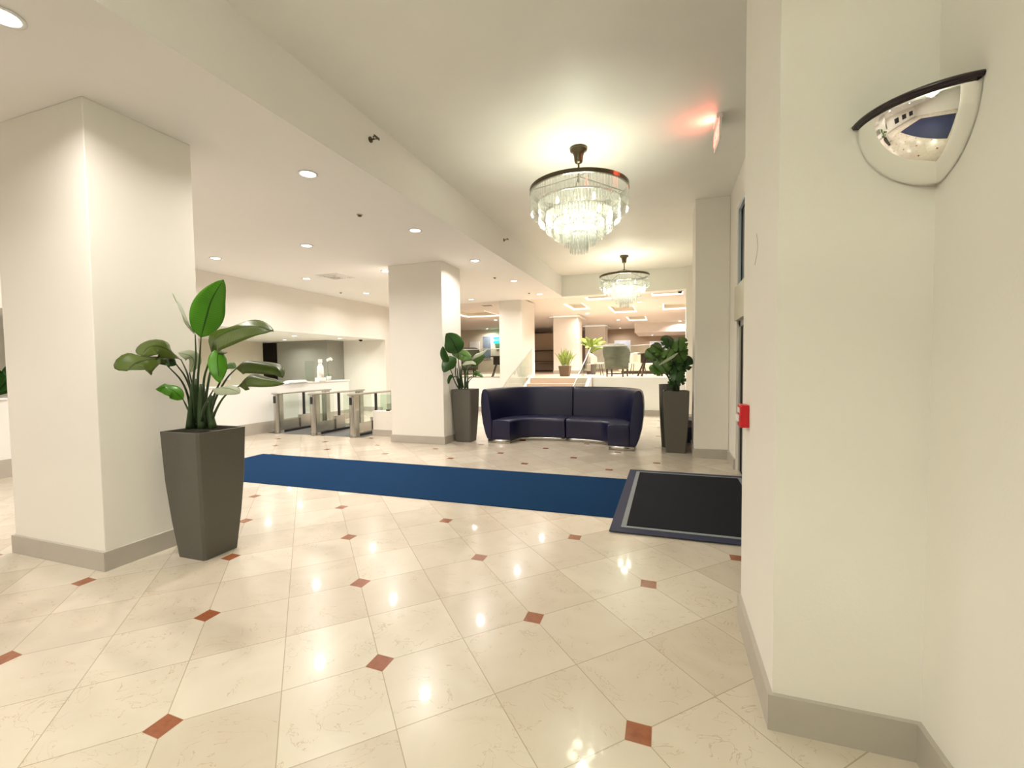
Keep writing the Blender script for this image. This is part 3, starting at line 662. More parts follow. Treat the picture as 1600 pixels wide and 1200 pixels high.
# ------------------------------------------------------------------ sofa sections
def sell(t, rx_, ry_, e):
    c, s = math.cos(t), math.sin(t)
    return Vector((math.copysign(abs(c) ** (2 / e), c) * rx_, abs(s) ** (2 / e) * ry_, 0))
def sofa_section(t0, t1, label):
    root = thing('sofa_section', label, 'sofa', (-1.93, 8.08, 0), math.radians(-3.2), 'curved navy sofa sections')
    K = 26
    def param(i):
        return t0 + (t1 - t0) * i / K
    def O(t):
        p = sell(t, 1.55, 1.42, 2.7); dt = 0.01
        a = sell(max(0, t - dt), 1.55, 1.42, 2.7); b_ = sell(min(PI, t + dt), 1.55, 1.42, 2.7)
        tg = (b_ - a).normalized(); nrm = Vector((-tg.y, tg.x, 0))
        if t < 1e-3: nrm = Vector((-1, 0, 0))
        if t > PI - 1e-3: nrm = Vector((1, 0, 0))
        return p, nrm
    def I(t, d=0):
        p = sell(t, 0.93 - d, 0.60 - d, 3.2); return p
    def loft(sec_fn):
        bm = bmesh.new(); rings = []
        for i in range(K + 1): rings.append([bm.verts.new(v) for v in sec_fn(param(i))])
        n_ = len(rings[0])
        for A_, B_ in zip(rings, rings[1:]):
            for k in range(n_): bm.faces.new((A_[k], A_[(k + 1) % n_], B_[(k + 1) % n_], B_[k]))
        bm.faces.new(rings[0]); bm.faces.new(rings[-1][::-1]); return bm
    prof = [(0.13, 0.075), (0.085, 0.18), (0.035, 0.38), (0.006, 0.60), (0.0, 0.80), (0.012, 0.95), (0.035, 1.03), (0.07, 1.058), (0.12, 1.052), (0.15, 1.02), (0.165, 0.95), (0.19, 0.75), (0.215, 0.55), (0.23, 0.40), (0.23, 0.075)]
    def back(t):
        p, n_ = O(t); return [p + n_ * d + Vector((0, 0, z)) for d, z in prof]
    def seat(t):
        p, n_ = O(t); a = p + n_ * 0.232; b_ = I(t); d = (b_ - a); L_ = d.length; u = d / L_
        q = []
        for s, z in ((0, 0.075), (0, 0.43), (0.03, 0.455), (L_ * 0.5, 0.462), (L_ - 0.05, 0.452), (L_ - 0.012, 0.435), (L_, 0.40), (L_, 0.36), (L_ - 0.01, 0.20), (L_ - 0.01, 0.075)):
            q.append(a + u * s + Vector((0, 0, z)))
        return q
    def plinth(t):
        p, n_ = O(t); a = p + n_ * 0.15; b_ = I(t); u = (b_ - a).normalized(); b2 = b_ - u * 0.03
        return [a, a + Vector((0, 0, 0.074)), b2 + Vector((0, 0, 0.074)), b2]
    obj('backrest', loft(back), 'leather', root, smooth=False, bevel=0.018); obj('seat', loft(seat), 'leather', root, bevel=0.015); obj('plinth', loft(plinth), 'steel', root)
    for ch_ in root.children:
        for pl in ch_.data.polygons: pl.use_smooth = True
        md = ch_.modifiers.new('e', 'EDGE_SPLIT') if False else None
    return root
sofa_section(0.0, PI / 2 - 0.0008, 'right half of the curved high-backed navy leather sofa')
sofa_section(PI / 2 + 0.0008, PI, 'left half of the curved high-backed navy leather sofa')

# ------------------------------------------------------------------ planters and plants
def planter(root, wb, wt, h, rounded=False, m='planter'):
    bm = bmesh.new()
    secs = [(wb, 0), (wb + (wt - wb) * 0.45, h * 0.30), (wb + (wt - wb) * 0.80, h * 0.62), (wt, h), (wt - 0.045, h), (wt - 0.06, h - 0.06)]
    rings = []
    for w_, z in secs:
        if rounded: rings.append([bm.verts.new((w_ / 2 * math.cos(k * PI / 12), w_ / 2 * math.sin(k * PI / 12), z)) for k in range(24)])
        else:
            c = 0.018; a = w_ / 2; rings.append([bm.verts.new((x, y, z)) for x, y in ((-a + c, -a), (a - c, -a), (a, -a + c), (a, a - c), (a - c, a), (-a + c, a), (-a, a - c), (-a, -a + c))])
    n_ = len(rings[0])
    for A_, B_ in zip(rings, rings[1:]):
        for k in range(n_): bm.faces.new((A_[k], A_[(k + 1) % n_], B_[(k + 1) % n_], B_[k]))
    bm.faces.new(rings[0]); bm.faces.new(rings[-1])
    p = obj('planter', bm, m, root)
    z = h - 0.058; a = (wt - 0.08) / 2
    obj('soil', lathe(bmesh.new(), [(0, 0.02), (a * 0.6, 0.015), (a * (1 if rounded else 1.05), 0.0), (a * 0.9, -0.01), (0, -0.01)], 24, (0, 0, z + 0.02)), 'soil', root)
    return p
def add_leaf(root, stem_pts, blade_pts, width, normal, m='leaf', fold=0.25, peak=0.4, r=0.009, notch=0, wave=0.03):
    o0 = Vector(root.location)
    if stem_pts: obj('stem', tube(bmesh.new(), [p - o0 for p in spline(stem_pts, 12)], r * 1.5, 7, r * 0.55), 'stem', root, smooth=True)
    obj('leaf', leaf_bm(bmesh.new(), [Vector(p) - o0 for p in blade_pts], width, normal, fold, peak, notch=notch, wave=wave), m, root, smooth=True, solid=0.0025)

# near plant ---------------------------------------------------------
PA = thing('potted_plant', 'large broad-leaved plant in a tall tapered grey planter beside the near column', 'potted plant', (-3.612, 2.66, 0), 0, 'plants in tall tapered planters')
planter(PA, 0.30, 0.43, 1.03)
CN = Vector((0.8, -0.59, 0.0)).normalized()
def A(u, v, y=2.66): return at(u, v, y)
def rt(du=0, dy=0): return A(311 + du, 664, 2.66 + dy)
specs = [
 # stem points, blade points, width, normal, material, fold, peak
 ([rt(0), A(309, 600), A(312, 560), A(314, 527)], [A(314, 527), A(322, 497), A(331, 468), A(349, 437)], 0.235, CN + Vector((0, 0, .1)), 'leafbright', 0.10, 0.42),
 ([rt(-6), A(302, 600, 2.62), A(306, 560, 2.62), A(305, 523, 2.62)], [A(305, 523, 2.62), A(293, 500, 2.6), A(283, 478, 2.6), A(270, 458, 2.58)], 0.12, Vector((0.62, 0.75, 0.1)), 'leafpale', 0.35, 0.45),
 ([rt(8), A(318, 600), A(325, 570), A(331, 551)], [A(331, 551, 2.6), A(338, 528, 2.55), A(372, 513, 2.52), A(400, 510, 2.5), A(427, 518, 2.5)], 0.27, Vector((0.55, -0.6, 0.55)), 'leaf', 0.35, 0.33),
 ([rt(6), A(325, 600), A(334, 562), A(342, 545)], [A(342, 545, 2.62), A(340, 560, 2.58), A(341, 580, 2.56), A(343, 598, 2.56)], 0.125, CN, 'leafbright', 0.22, 0.45),
 ([rt(14), A(336, 625), A(354, 592), A(369, 576)], [A(369, 576, 2.7), A(383, 567, 2.7), A(418, 570, 2.68), A(434, 577, 2.66), A(441, 590, 2.64)], 0.16, Vector((0.5, -0.55, 0.65)), 'leaf', 0.55, 0.30),
 ([rt(18), A(338, 640), A(352, 618), A(374, 603)], [A(374, 603, 2.64), A(388, 589, 2.62), A(412, 593, 2.58), A(444, 599, 2.56)], 0.15, Vector((0.45, -0.6, 0.65)), 'leaf', 0.6, 0.30),
 ([rt(4), A(318, 640, 2.5), A(326, 622, 2.46), A(334, 608, 2.44)], [A(334, 608, 2.44), A(346, 606, 2.40), A(360, 608, 2.38), A(375, 614, 2.36)], 0.11, Vector((0.3, -0.55, 0.75)), 'leafpale', 0.35, 0.5),
 ([rt(-10), A(299, 620), A(293, 585), A(283, 562)], [A(283, 562, 2.6), A(268, 550, 2.5), A(248, 541, 2.42), A(232, 543, 2.35), A(221, 556, 2.28)], 0.20, Vector((0.5, -0.6, 0.6)), 'leaf', 0.35, 0.62),
 ([rt(-12), A(295, 625), A(284, 596, 2.56), A(262, 572, 2.48)], [A(262, 572, 2.48), A(250, 562, 2.4), A(228, 563, 2.28), A(210, 569, 2.2), A(199, 579, 2.13)], 0.25, Vector((0.55, -0.8, 0.3)), 'leaf', 0.2, 0.74),
 ([rt(-8), A(300, 620, 2.75), A(290, 590, 2.66), A(276, 570, 2.56)], [A(276, 570, 2.56), A(264, 562, 2.5), A(252, 563, 2.44), A(243, 566, 2.4)], 0.12, Vector((0.4, -0.6, 0.5)), 'leafdark', 0.35, 0.45),
 ([rt(-14), A(298, 650), A(292, 636), A(286, 624)], [A(286, 624, 2.52), A(272, 611, 2.46), A(258, 606, 2.4), A(243, 608, 2.36)], 0.13, Vector((0.4, -0.6, 0.7)), 'leafbright', 0.25, 0.42),
 ([rt(-4), A(306, 630, 2.74), A(300, 600, 2.7), A(296, 582, 2.66)], [A(296, 582, 2.66), A(303, 566, 2.66), A(297, 556, 2.62), A(278, 551, 2.56)], 0.11, Vector((0.4, -0.8, 0.3)), 'leafpale', 0.2, 0.5),
 ([rt(10), A(334, 620, 2.8), A(346, 592, 2.82), A(352, 576, 2.82)], [A(352, 576, 2.82), A(357, 571, 2.82), A(362, 571, 2.82), A(368, 575, 2.82)], 0.07, Vector((0.4, -0.7, 0.5)), 'leafmid', 0.2, 0.5),
]
for st, bl, wd, nn, mm, fo, pk in specs: add_leaf(PA, st, bl, wd, nn, mm, fo, pk, r=0.008)
for du, u2, v2, dy in ((-12, 301, 598, -0.03), (-4, 307, 592, 0.03), (4, 314, 600, -0.04), (12, 322, 622, 0.02), (18, 330, 618, 0.0), (9, 318, 604, 0.04)):
    obj('stalk', tube(bmesh.new(), [p - Vector(PA.location) for p in spline([rt(du * 1.2, dy) - Vector((0, 0, 0.03)), rt(du, dy) + Vector((0, 0, 0.12)), A(u2, v2, 2.66 + dy)], 8)], 0.032, 10, 0.010), 'stem', PA, smooth=True)

# plant left of the sofa ----------------------------------------------
PB = thing('potted_plant', 'dark broad-leaved plant in a tall tapered planter between column and sofa', 'potted plant', (-3.84, 8.24, 0), 0, 'plants in tall tapered planters')
planter(PB, 0.32, 0.43, 1.05)
def Bp(u, v, y=8.24): return at(u, v, y - 0.12 if y < 8.1 else y)
rb = lambda du=0: Bp(724 + du, 606)
nf = Vector((0.5, -0.85, 0.15)).normalized()
for st, bl, wd, nn, mm, fo, pk in [
 ([rb(-3), Bp(718, 585), Bp(716, 560, 8.0), Bp(715, 552, 7.9)], [Bp(716, 552, 7.9), Bp(712, 543, 7.85), Bp(706, 531, 7.8), Bp(697, 521, 7.74)], 0.38, nf, 'leafdark', 0.15, 0.45),
 ([rb(2), Bp(726, 585), Bp(722, 566), Bp(716, 556)], [Bp(706, 553, 8.1), Bp(716, 552, 8.05), Bp(727, 556, 8.0), Bp(738, 562, 7.98)], 0.22, nf, 'leafmid', 0.2, 0.5),
 ([rb(-6), Bp(712, 585), Bp(712, 570), Bp(711, 563)], [Bp(713, 560, 7.95), Bp(704, 565, 7.85), Bp(698, 572, 7.78), Bp(693, 582, 7.72)], 0.26, nf, 'leafdark', 0.25, 0.4),
 ([rb(-8), Bp(710, 595, 8.1), Bp(705, 580, 7.95), Bp(700, 573, 7.85)], [Bp(702, 571, 7.85), Bp(697, 562, 7.78), Bp(693, 552, 7.72), Bp(692, 541, 7.7)], 0.14, nf, 'leafdark', 0.3, 0.5),
 ([rb(3), Bp(727, 585), Bp(730, 570), Bp(735, 565)], [Bp(733, 566, 8.1), Bp(741, 557, 8.05), Bp(752, 552, 8.0), Bp(761, 546, 8.0)], 0.10, Vector((0.1, -0.8, 0.55)), 'leafpale', 0.3, 0.4),
 ([rb(4), Bp(728, 590), Bp(733, 575), Bp(738, 572)], [Bp(736, 573, 8.1), Bp(744, 566, 8.05), Bp(752, 559, 8.0), Bp(758, 556, 8.0)], 0.12, nf, 'leafmid', 0.3, 0.4),
 ([rb(5), Bp(730, 595), Bp(737, 588), Bp(743, 585)], [Bp(740, 586, 8.2), Bp(745, 583, 8.15), Bp(749, 585, 8.15), Bp(755, 590, 8.1)], 0.10, nf, 'leafmid', 0.3, 0.4),
 ([rb(6), Bp(732, 597), Bp(738, 590), Bp(745, 587)], [], 0, nf, '', 0, 0),
 ([rb(-4), Bp(716, 590, 8.15), Bp(706, 590, 8.0), Bp(701, 600, 7.9)], [Bp(708, 587, 8.0), Bp(704, 588, 7.95), Bp(701, 594, 7.9), Bp(700, 600, 7.9)], 0.06, nf, 'leafdark', 0.3, 0.4),
 ([rb(0), Bp(721, 585), Bp(722, 572), Bp(726, 566)], [Bp(722, 570, 7.98), Bp(728, 566, 7.95), Bp(738, 566, 7.95), Bp(744, 570, 7.95)], 0.12, Vector((0.3, -0.6, 0.7)), 'leafpale', 0.3, 0.4)]:
    if bl: add_leaf(PB, st, bl, wd, nn, mm, fo, pk, r=0.009)
    else: obj('stem', tube(bmesh.new(), [p - Vector(PB.location) for p in spline(st, 10)], 0.012, 7, 0.004), 'stem', PB)
for du, u2, v2 in ((-8, 714, 575), (-3, 719, 572), (3, 726, 574), (8, 731, 578)):
    obj('stalk', tube(bmesh.new(), [p - Vector(PB.location) for p in spline([rb(du * 0.8) - Vector((0, 0, 0.03)), Bp(u2, v2)], 6)], 0.022, 8, 0.009), 'stem', PB)

# plant right of the sofa -----------------------------------------------
PC = thing('potted_plant', 'bushy split-leaf plant in a tall tapered planter by the beige pillar', 'potted plant', (0.145, 8.20, 0), 0, 'plants in tall tapered planters')
planter(PC, 0.32, 0.42, 1.05)
def monstera(root, c, size, nrm, rot, m):
    """heart leaf with split lobes"""
    bm = bmesh.new(); uvl = bm.loops.layers.uv.verify(); nrm = Vector(nrm).normalized()
    a = nrm.cross(Vector((0, 0, 1)))
    if a.length < .05: a = Vector((1, 0, 0))
    a.normalize(); b_ = nrm.cross(a).normalized()
    ca, sa = math.cos(rot), math.sin(rot); ax = a * ca + b_ * sa; ay = -a * sa + b_ * ca
    n_ = 48; ctr = (bm.verts.new(c), (0.5, 0.5)); ring = []; mid = []
    for k in range(n_):
        t = 2 * PI * k / n_; r = 0.55 + 0.18 * math.cos(t) - 0.16 * abs(math.cos(t / 2)) ** 12 * 0 + (-0.28 if abs(t - PI) < 0.2 else 0)
        cut = 0.62 if (k % 6 == 3 and 0.6 < (t if t < PI else 2 * PI - t) < 2.6) else 1.0
        rr = r * size * cut
        p = c + ay * math.cos(t) * rr + ax * math.sin(t) * rr * 0.85 - nrm * (rr / size) ** 2 * size * 0.30
        ring.append((bm.verts.new(p), (0.5 + math.sin(t) * .4, 0.5 + .4 * math.cos(t))))
        rm = 0.45 * r * size; p = c + ay * math.cos(t) * rm + ax * math.sin(t) * rm * 0.85 - nrm * 0.05 * size
        mid.append((bm.verts.new(p), (0.5 + math.sin(t) * .2, 0.5 + .2 * math.cos(t))))
    for k in range(n_):
        k2 = (k + 1) % n_
        for q in ((ctr, mid[k], mid[k2]), (mid[k], ring[k], ring[k2], mid[k2])):
            f_ = bm.faces.new([v for v, _ in q])
            for l_, (_, uv) in zip(f_.loops, q): l_[uvl].uv = uv
    for v in bm.verts: v.co -= Vector(root.location)
    obj('leaf', bm, m, root, smooth=True, solid=0.003)
rc = at(1050, 606, 8.2)
random.seed(21)
mleaves = [(1060, 540, 7.95, .30, 'leafmid'), (1045, 537, 8.0, .26, 'leafdark'), (1063, 556, 8.0, .30, 'leafmid'), (1034, 549, 8.0, .28, 'leafmid'), (1022, 556, 8.0, .24, 'leafmid'), (1043, 552, 7.9, .28, 'leafmid'),
           (1036, 573, 7.95, .32, 'leafmid'), (1029, 580, 7.95, .24, 'leafmid'), (1055, 572, 8.0, .30, 'leafdark'), (1057, 589, 7.9, .26, 'leafdark'), (1063, 596, 7.95, .20, 'leafdark'), (1052, 548, 8.3, .30, 'leafdark'),
           (1067, 572, 8.2, .28, 'leafdark'), (1040, 562, 8.3, .28, 'leafdark'), (1048, 580, 8.25, .22, 'leafmid'), (1068, 545, 8.2, .24, 'leafmid'), (1025, 545, 8.3, .20, 'leafdark'), (1049, 600, 8.0, .14, 'leafdark')]
for (u, v, y, sz, mm) in mleaves:
    c = at(u, v, y); nn = Vector((random.uniform(-.4, .5), -0.75, random.uniform(0.1, 0.75)))
    monstera(PC, c, sz, nn, random.uniform(1.2, 4.8) * 0.5 + PI * 0.5, mm)
    obj('stem', tube(bmesh.new(), [p - Vector(PC.location) for p in spline([Vector((0.145 + random.uniform(-.06, .06), 8.2 + random.uniform(-.05, .05), 1.0)), (rc + c) / 2 + Vector((random.uniform(-.03, .03), 0, 0.08)), c + Vector((0, 0.006, 0))], 8)], 0.008, 6, 0.004), 'stem', PC)
add_leaf(PC, None, [at(1029, 571, 7.85), at(1040, 564, 7.82), at(1050, 558, 7.8), at(1060, 551, 7.8)], 0.05, (0.1, -0.8, 0.5), 'leafpale', 0.2, 0.5)
PD = thing('round_planter', 'round dark planter standing behind the right tall tapered planter', 'planter', (0.04, 8.64, 0))
planter(PD, 0.26, 0.36, 1.14, True)
t = thing('side_bench', 'dark low bench end showing behind the planter by the pillar', 'bench', (0.40, 9.05, 0))
obj('seat_cushion', B(-0.25, 0.1, -0.3, 0.3, 0.34, 0.48), 'greyfab', t, bevel=0.02); obj('frame', B(-0.24, 0.09, -0.28, 0.28, 0.06, 0.338), 'matnavy', t); obj('foot', B(-0.22, 0.07, -0.26, 0.26, 0, 0.059), 'base', t)

# ------------------------------------------------------------------ mirror, alarm
t = thing('dome_mirror', 'quarter-dome security mirror with a black rim in the wall corner', 'mirror', (XR - 0.002, 2.068, 2.405))
bm = bmesh.new(); n_ = 20; R = 0.245; g = []
for i in range(n_ + 1):
    ph = PI / 2 * i / n_; row = []
    for j in range(n_ + 1):
        th = PI / 2 * j / n_; row.append(bm.verts.new((-R * math.cos(th) * math.cos(ph), -R * math.sin(th) * math.cos(ph), -R * math.sin(ph))))
    g.append(row)
for i in range(n_):
    for j in range(n_): 
        try: bm.faces.new((g[i][j], g[i][j + 1], g[i + 1][j + 1], g[i + 1][j]))
        except Exception: pass
bmesh.ops.remove_doubles(bm, verts=bm.verts, dist=1e-5)
obj('mirror_surface', bm, 'mirror', t, smooth=True, solid=0.002)
bm = bmesh.new(); ra = []; prof = [(R - 0.006, -0.006), (R + 0.010, -0.006), (R + 0.016, 0.004), (R + 0.010, 0.012), (R - 0.004, 0.012), (R - 0.010, 0.004)]
for j in range(25):
    th = PI / 2 * j / 24; ra.append([bm.verts.new((-r * math.cos(th), -r * math.sin(th), z)) for r, z in prof])
for A_, B_ in zip(ra, ra[1:]):
    for k in range(6): bm.faces.new((A_[k], A_[(k + 1) % 6], B_[(k + 1) % 6], B_[k]))
bm.faces.new(ra[0]); bm.faces.new(ra[-1][::-1]); obj('rim', bm, 'rim', t, smooth=True)
bm = bmesh.new(); c0 = bm.verts.new((0, 0, 0.008)); rr = [bm.verts.new((-(R - 0.004) * math.cos(PI / 2 * j / 24), -(R - 0.004) * math.sin(PI / 2 * j / 24), 0.008)) for j in range(25)]
for a, b_ in zip(rr, rr[1:]): bm.faces.new((c0, a, b_))
obj('top_plate', bm, 'rim', t, solid=0.004)
t = thing('fire_alarm', 'red fire alarm pull station on the near wall edge', 'fire alarm', (0.42, 2.74, 1.235))
obj('housing', B(-0.045, 0, -0.05, 0.05, -0.062, 0.062), 'red', t, bevel=0.006); obj('pull_handle', B(-0.058, -0.0455, -0.030, 0.030, -0.030, 0.006), 'white', t, bevel=0.003); obj('label_plate', B(-0.0475, -0.0452, -0.032, 0.032, 0.018, 0.045), 'white', t)
t = thing('wall_scratch', 'thin curved scratch on the pale pier above the fire alarm', 'wall mark', (0.42, 2.54, 2.09))
obj('scratch_line', tube(bmesh.new(), spline([(-0.0006, 0.0, 0.075), (-0.0006, -0.035, 0.0), (-0.0006, 0.035, -0.07)], 12), 0.0014, 5), 'base', t)

# ------------------------------------------------------------------ reception objects
def orchid():
    t = thing('orchid', 'white orchid in a small white pot on the reception counter', 'orchid', (XW - 0.02, 10.25, 1.14))
    obj('pot', lathe(bmesh.new(), [(0, 0), (0.05, 0), (0.065, 0.13), (0.055, 0.13), (0.05, 0.11), (0, 0.11)], 20), 'white', t, smooth=True)
    obj('stem', tube(bmesh.new(), spline([(0, 0, 0.11), (-0.01, -0.03, 0.35), (0.0, -0.02, 0.52), (0.0, 0.06, 0.60)], 12), 0.004), 'stem', t)
    for a in (0.4, 2.4, 4.2): obj('leaf', leaf_bm(bmesh.new(), [(0, 0, 0.12), (0.05 * math.cos(a), 0.05 * math.sin(a), 0.17), (0.11 * math.cos(a), 0.11 * math.sin(a), 0.15)], 0.05, (0, 0, 1), 0.2, 0.5, 8, 4), 'leafmid', t, solid=0.002)
    for p in ((0.01, -0.06, 0.58), (0.01, 0.0, 0.60), (0.01, 0.06, 0.62), (0.01, 0.10, 0.60)):
        bm = bmesh.new()
        for k in range(5):
            a = k * 2 * PI / 5; d = Vector((0.25, math.cos(a), math.sin(a))) * 0.045
            leaf_bm(bm, [p, Vector(p) + d * 0.5, Vector(p) + d], 0.045, (1, 0, 0), 0.1, 0.6, 6, 4)
        obj('blossom', bm, 'flower', t, solid=0.002)
orchid()
t = thing('dispenser', 'white bottle-shaped dispenser on the reception counter, left of the orchid', 'dispenser', (XW - 0.04, 9.95, 1.14))
obj('base', B(-0.08, 0.08, -0.13, 0.13, 0, 0.10), 'white', t, bevel=0.01); obj('bottle', lathe(bmesh.new(), [(0, 0.101), (0.085, 0.101), (0.09, 0.25), (0.08, 0.40), (0.045, 0.46), (0.045, 0.50), (0, 0.50)], 24), 'white', t, smooth=True); obj('cap', lathe(bmesh.new(), [(0, 0.501), (0.055, 0.501), (0.055, 0.60), (0, 0.60)], 20), 'flower', t)
t = thing('paper_tray', 'flat white tray on the reception counter left of the dispenser', 'tray', (XW - 0.03, 9.1, 1.14)); obj('tray_base', B(-0.12, 0.1, -0.32, 0.28, 0, 0.03), 'white', t, bevel=0.006); obj('paper_stack', B(-0.1, 0.08, -0.28, 0.24, 0.031, 0.055), 'flower', t)
t = thing('counter_glass', 'small clear glass divider on the reception counter beside the dispenser', 'glass panel', (XW - 0.1, 9.62, 1.14)); obj('glass_panel', B(-0.15, 0.15, -0.004, 0.004, 0.02, 0.55), 'glass', t); obj('foot', B(-0.15, 0.15, -0.02, 0.02, 0, 0.02), 'steel', t)
t = thing('recess_camera', 'tiny black camera on the reception ceiling at the right end', 'camera', (-9.6, 12.5, 2.42)); obj('dome', lathe(bmesh.new(), [(0.06, 0), (0.055, -0.04), (0.03, -0.06), (0, -0.065)], 16), 'black', t)
t = thing('power_box', 'small white wall box in the reception room behind the near plant', 'wall box', (-13.3, 10.5, 1.3)); obj('cover', B(0, 0.05, -0.2, 0.2, -0.15, 0.25), 'white', t)
t = thing('leafy_shrub', 'dark green shrub behind the left half wall at the picture edge', 'plant', (-9.35, 3.75, 1.14)); random.seed(3)
struct('trim_3', B(-9.9, -9.1, 2.0, 5.2, 0, 1.13), 'white')
for k in range(26):
    a = random.uniform(0, 2 * PI); e = random.uniform(0.2, 1.4); r = random.uniform(.3, .6)
    d = Vector((math.cos(a) * math.cos(e) * 0.45, math.sin(a) * math.cos(e), math.sin(e))) * r
    obj('leaf', leaf_bm(bmesh.new(), [(0, 0, 0.02), d * 0.6 + Vector((0, 0, .05)), d], 0.13, (0.5, -0.5, 0.7), 0.2, 0.6, 8, 4), 'leafdark', t, solid=0.002)

# ------------------------------------------------------------------ upstairs furniture
def wing_chair(label, loc, rz, m='greenup'):
    t = thing('wing_chair', label, 'armchair', loc, rz, 'upholstered chairs upstairs')
    # back shell, curved in plan; local front = -y
    bm = bmesh.new(); rows = []
    for i in range(9):
        z = 0.26 + 0.78 * i / 8; row = []
        for j in range(13):
            a = PI * (j / 12); k = 0.34 + 0.05 * (i / 8) + (0.03 if i > 5 else 0)
            y = math.sin(a) * 0.30 + 0.03 * i / 8; 
            row.append(bm.verts.new((math.cos(a) * k, y, z - (0.28 * (i / 8) * (1 - math.sin(a)) ** 2))))
        rows.append(row)
    for a, b_ in zip(rows, rows[1:]):
        for j in range(12): bm.faces.new((a[j], a[j + 1], b_[j + 1], b_[j]))
    obj('back_shell', bm, m, t, smooth=True, solid=0.07)
    obj('seat', B(-0.29, 0.29, -0.26, 0.24, 0.24, 0.42), m, t, bevel=0.03)
    for sx in (-1, 1):
        for sy in (-1, 1): obj('leg', frustum(bmesh.new(), 0.035, 0.05, 0, 0.24, sx * 0.26, -0.02 + sy * 0.21), 'wood', t)
    bm = B(-0.24, 0.24, -0.24, -0.22, 0.08, 0.11); box(bm, -0.24, 0.24, 0.18, 0.20, 0.08, 0.11); obj('stretcher', bm, 'wood', t)
    return t
wing_chair('patterned grey-green high-backed chair behind the balustrade, right of the stairs', (-1.50, 14.6, FU), PI - 0.25)
wing_chair('grey-green chair mostly hidden by the split-leaf plant', (0.55, 14.35, FU), PI)
wing_chair('olive green tub chair behind the left balustrade', (-6.75, 14.7, FU), PI + 0.6)
def shell_chair(label, loc, rz):
    t = thing('side_chair', label, 'chair', loc, rz, 'pale chairs upstairs')
    bm = bmesh.new(); rows = []
    for i in range(7):
        z = 0.42 + 0.40 * i / 6; rows.append([bm.verts.new((math.cos(PI * j / 10) * 0.27, 0.25 * math.sin(PI * j / 10), z - 0.18 * (i / 6) * (1 - math.sin(PI * j / 10)))) for j in range(11)])
    for a, b_ in zip(rows, rows[1:]):
        for j in range(10): bm.faces.new((a[j], a[j + 1], b_[j + 1], b_[j]))
    obj('backrest', bm, 'offfab', t, smooth=True, solid=0.03); obj('seat', B(-0.25, 0.25, -0.24, 0.2, 0.40, 0.46), 'offfab', t, bevel=0.02)
    for sx in (-1, 1):
        for sy in (-1, 1): obj('leg', tube(bmesh.new(), [(sx * 0.18, sy * 0.16, 0.41), (sx * 0.24, sy * 0.22, 0)], 0.013), 'wood', t)
shell_chair('pale shell chair with thin dark legs behind the right stair rail', (-2.35, 15.8, FU), PI * 0.6)
shell_chair('pale shell chair left of the upstairs long sofa', (-1.0, 17.0, FU), 0.3)
def xtable(label, loc, r=0.5, sl=0.32):
    t = thing('dining_table', label, 'table', loc, 0.3, 'dark tables upstairs')
    obj('tabletop', lathe(bmesh.new(), [(0, 0.70), (r, 0.70), (r, 0.73), (0, 0.73)], 32), 'wood', t)
    obj('apron', B(-0.28, 0.28, -0.05, 0.05, 0.42, 0.699), 'wood', t)
    for sx in (-1, 1):
        for sy in (-1, 1):
            obj('leg', tube(bmesh.new(), [(sx * 0.14, sy * 0.03, 0.55), (sx * sl, sy * sl * 0.8, 0)], 0.035, 4), 'wood', t)
xtable('dark table with splayed legs behind the right balustrade', (-0.52, 15.0, FU), 0.38)
xtable('dark table with splayed legs behind the left balustrade beside the stair column', (-5.55, 14.95, FU), 0.42)
t = thing('long_sofa', 'low off-white sofa with a dark cushion beyond the upstairs table', 'sofa', (-0.7, 18.4, FU))
obj('seat', B(-1.1, 1.3, -0.4, 0.4, 0.12, 0.42), 'offfab', t, bevel=0.04); obj('backrest', B(-1.1, 1.3, 0.4, 0.62, 0.12, 0.82), 'offfab', t, bevel=0.04); obj('cushion', B(-0.75, 0.1, -0.1, 0.36, 0.43, 0.72), 'greyfab', t, bevel=0.06); obj('foot_rail', B(-1.0, 1.2, -0.3, 0.5, 0, 0.119), 'wood', t)
t = thing('fireplace_console', 'dark wood console frame against the tan wall behind the stairs', 'cabinet', (-6.1, 24.2, FU))
bm = B(-1.0, 1.0, -0.2, 0.2, 1.12, 1.2); box(bm, -1.0, -0.88, -0.2, 0.2, 0, 1.12); box(bm, 0.88, 1.0, -0.2, 0.2, 0, 1.12); obj('frame', bm, 'wood', t)
obj('shelf', B(-0.88, 0.88, -0.18, 0.18, 0.02, 0.1), 'wood', t); obj('shelf', B(-0.88, 0.88, -0.18, 0.18, 0.56, 0.6), 'wood', t); obj('divider', B(0.2, 0.3, -0.18, 0.18, 0.1, 1.12), 'wood', t); obj('divider', B(0.5, 0.6, -0.18, 0.18, 0.1, 1.12), 'wood', t)
def art(label, x, y, z, w_, h_, m, gp='pictures on the far walls upstairs'):
    t = thing('wall_picture', label, 'picture', (x, y, z), 0, gp)
    obj('canvas', B(-w_ / 2, w_ / 2, -0.03, 0, -h_ / 2, h_ / 2), m, t)
    bm = bmesh.new()
    for a in ((-w_ / 2 - .02, w_ / 2 + .02, h_ / 2, h_ / 2 + .02), (-w_ / 2 - .02, w_ / 2 + .02, -h_ / 2 - .02, -h_ / 2), (-w_ / 2 - .02, -w_ / 2, -h_ / 2, h_ / 2), (w_ / 2, w_ / 2 + .02, -h_ / 2, h_ / 2)): box(bm, a[0], a[1], -0.04, 0, a[2], a[3])
    obj('frame', bm, 'white', t)
art('pale blue picture on the tan far wall above the patterned chair', -2.55, 28.0, 2.45, 0.9, 0.9, 'paleart')
art('whitish picture on the tan far wall left of the split-leaf plant', -0.55, 28.0, 2.4, 0.8, 0.8, 'paleart')
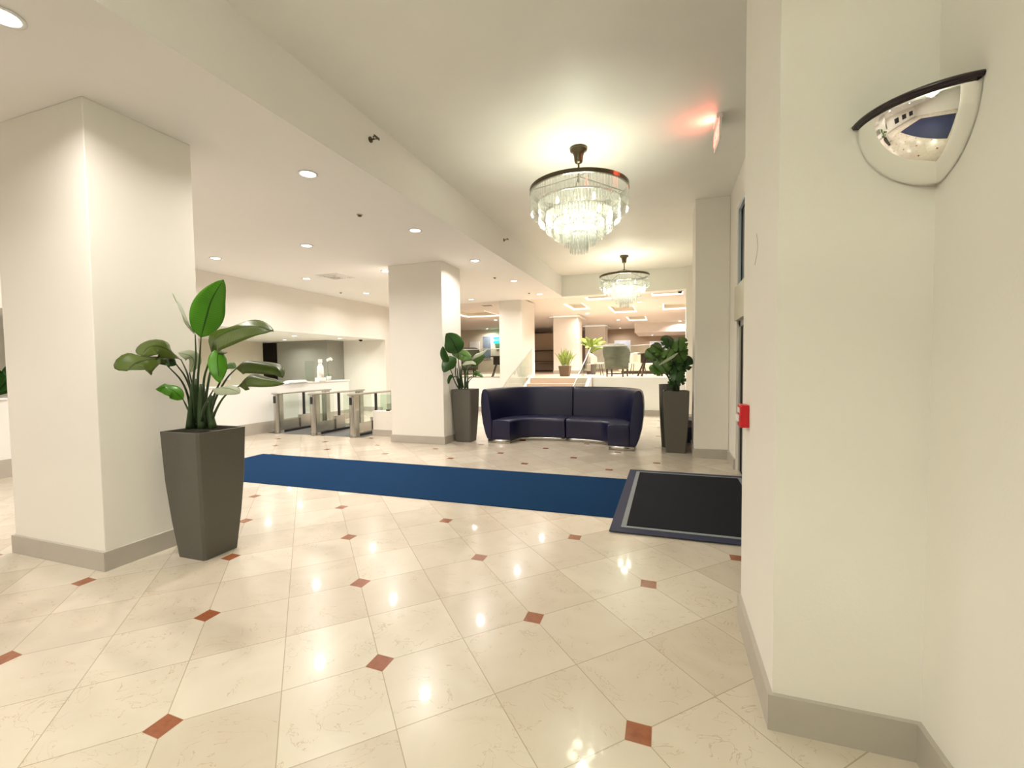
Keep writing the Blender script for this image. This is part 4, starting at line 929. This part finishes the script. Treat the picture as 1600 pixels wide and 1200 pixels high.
art('narrow blue-grey picture on the far left wall upstairs', -9.98, 24.5, 2.55, 0.5, 1.3, 'bluepaint')
art('pale narrow notice on the far left wall upstairs, beside the middle column', -10.75, 24.5, 2.3, 0.6, 1.2, 'white')
t = thing('wall_screen', 'small glowing pale screen upstairs seen through the left balustrade', 'screen', (-6.0, 18.0, FU)); obj('screen_panel', B(-0.28, 0.28, -0.03, 0.0, 0.75, 1.1), 'screen', t); obj('stand', B(-0.05, 0.05, -0.02, 0.02, 0, 0.75), 'steel', t); obj('foot', B(-0.2, 0.2, -0.15, 0.15, 0, 0.02), 'steel', t)
# potted grass
t = thing('potted_grass', 'small lime green grassy plant in a brown square pot at the top of the stairs', 'potted plant', (-3.27, 15.0, FU)); random.seed(5)
obj('pot', frustum(bmesh.new(), 0.28, 0.38, 0, 0.36), 'brownpot', t, bevel=0.01)
for k in range(70):
    a = random.uniform(0, 2 * PI); h = random.uniform(0.35, 0.62); sp = random.uniform(0.03, 0.30)
    b0 = Vector((random.uniform(-.12, .12), random.uniform(-.12, .12), 0.355)); tip = b0 + Vector((math.cos(a) * sp, math.sin(a) * sp, h * (1.1 - sp)))
    obj('leaf', leaf_bm(bmesh.new(), [b0, b0.lerp(tip, .5) + Vector((0, 0, 0.05)), tip], 0.028, (math.cos(a + 1), math.sin(a + 1), 0.2), 0.1, 0.5, 6, 2), 'leaflime', t)
t = thing('palm_plant', 'leafy palm in a dark pot behind the patterned upstairs chair', 'potted plant', (-2.75, 17.3, FU)); random.seed(9)
obj('pot', lathe(bmesh.new(), [(0, 0), (0.16, 0), (0.22, 0.45), (0.19, 0.45), (0, 0.42)], 20), 'planter', t)
obj('trunk', tube(bmesh.new(), [(0, 0, .42), (0.02, 0, .9)], 0.03), 'stem', t)
for k in range(22):
    a = k * 2.4; e = random.uniform(0.1, 1.3); r = random.uniform(.6, 0.95); d = Vector((math.cos(a) * math.cos(e), math.sin(a) * math.cos(e), math.sin(e))) * r; b0 = Vector((0.02, 0, 0.85))
    obj('leaf', leaf_bm(bmesh.new(), [b0, b0 + d * 0.5 + Vector((0, 0, .12)), b0 + d - Vector((0, 0, .05))], 0.13, (0.2, -0.8, 0.5), 0.2, 0.55, 8, 4), 'leaflime', t, solid=0.002)
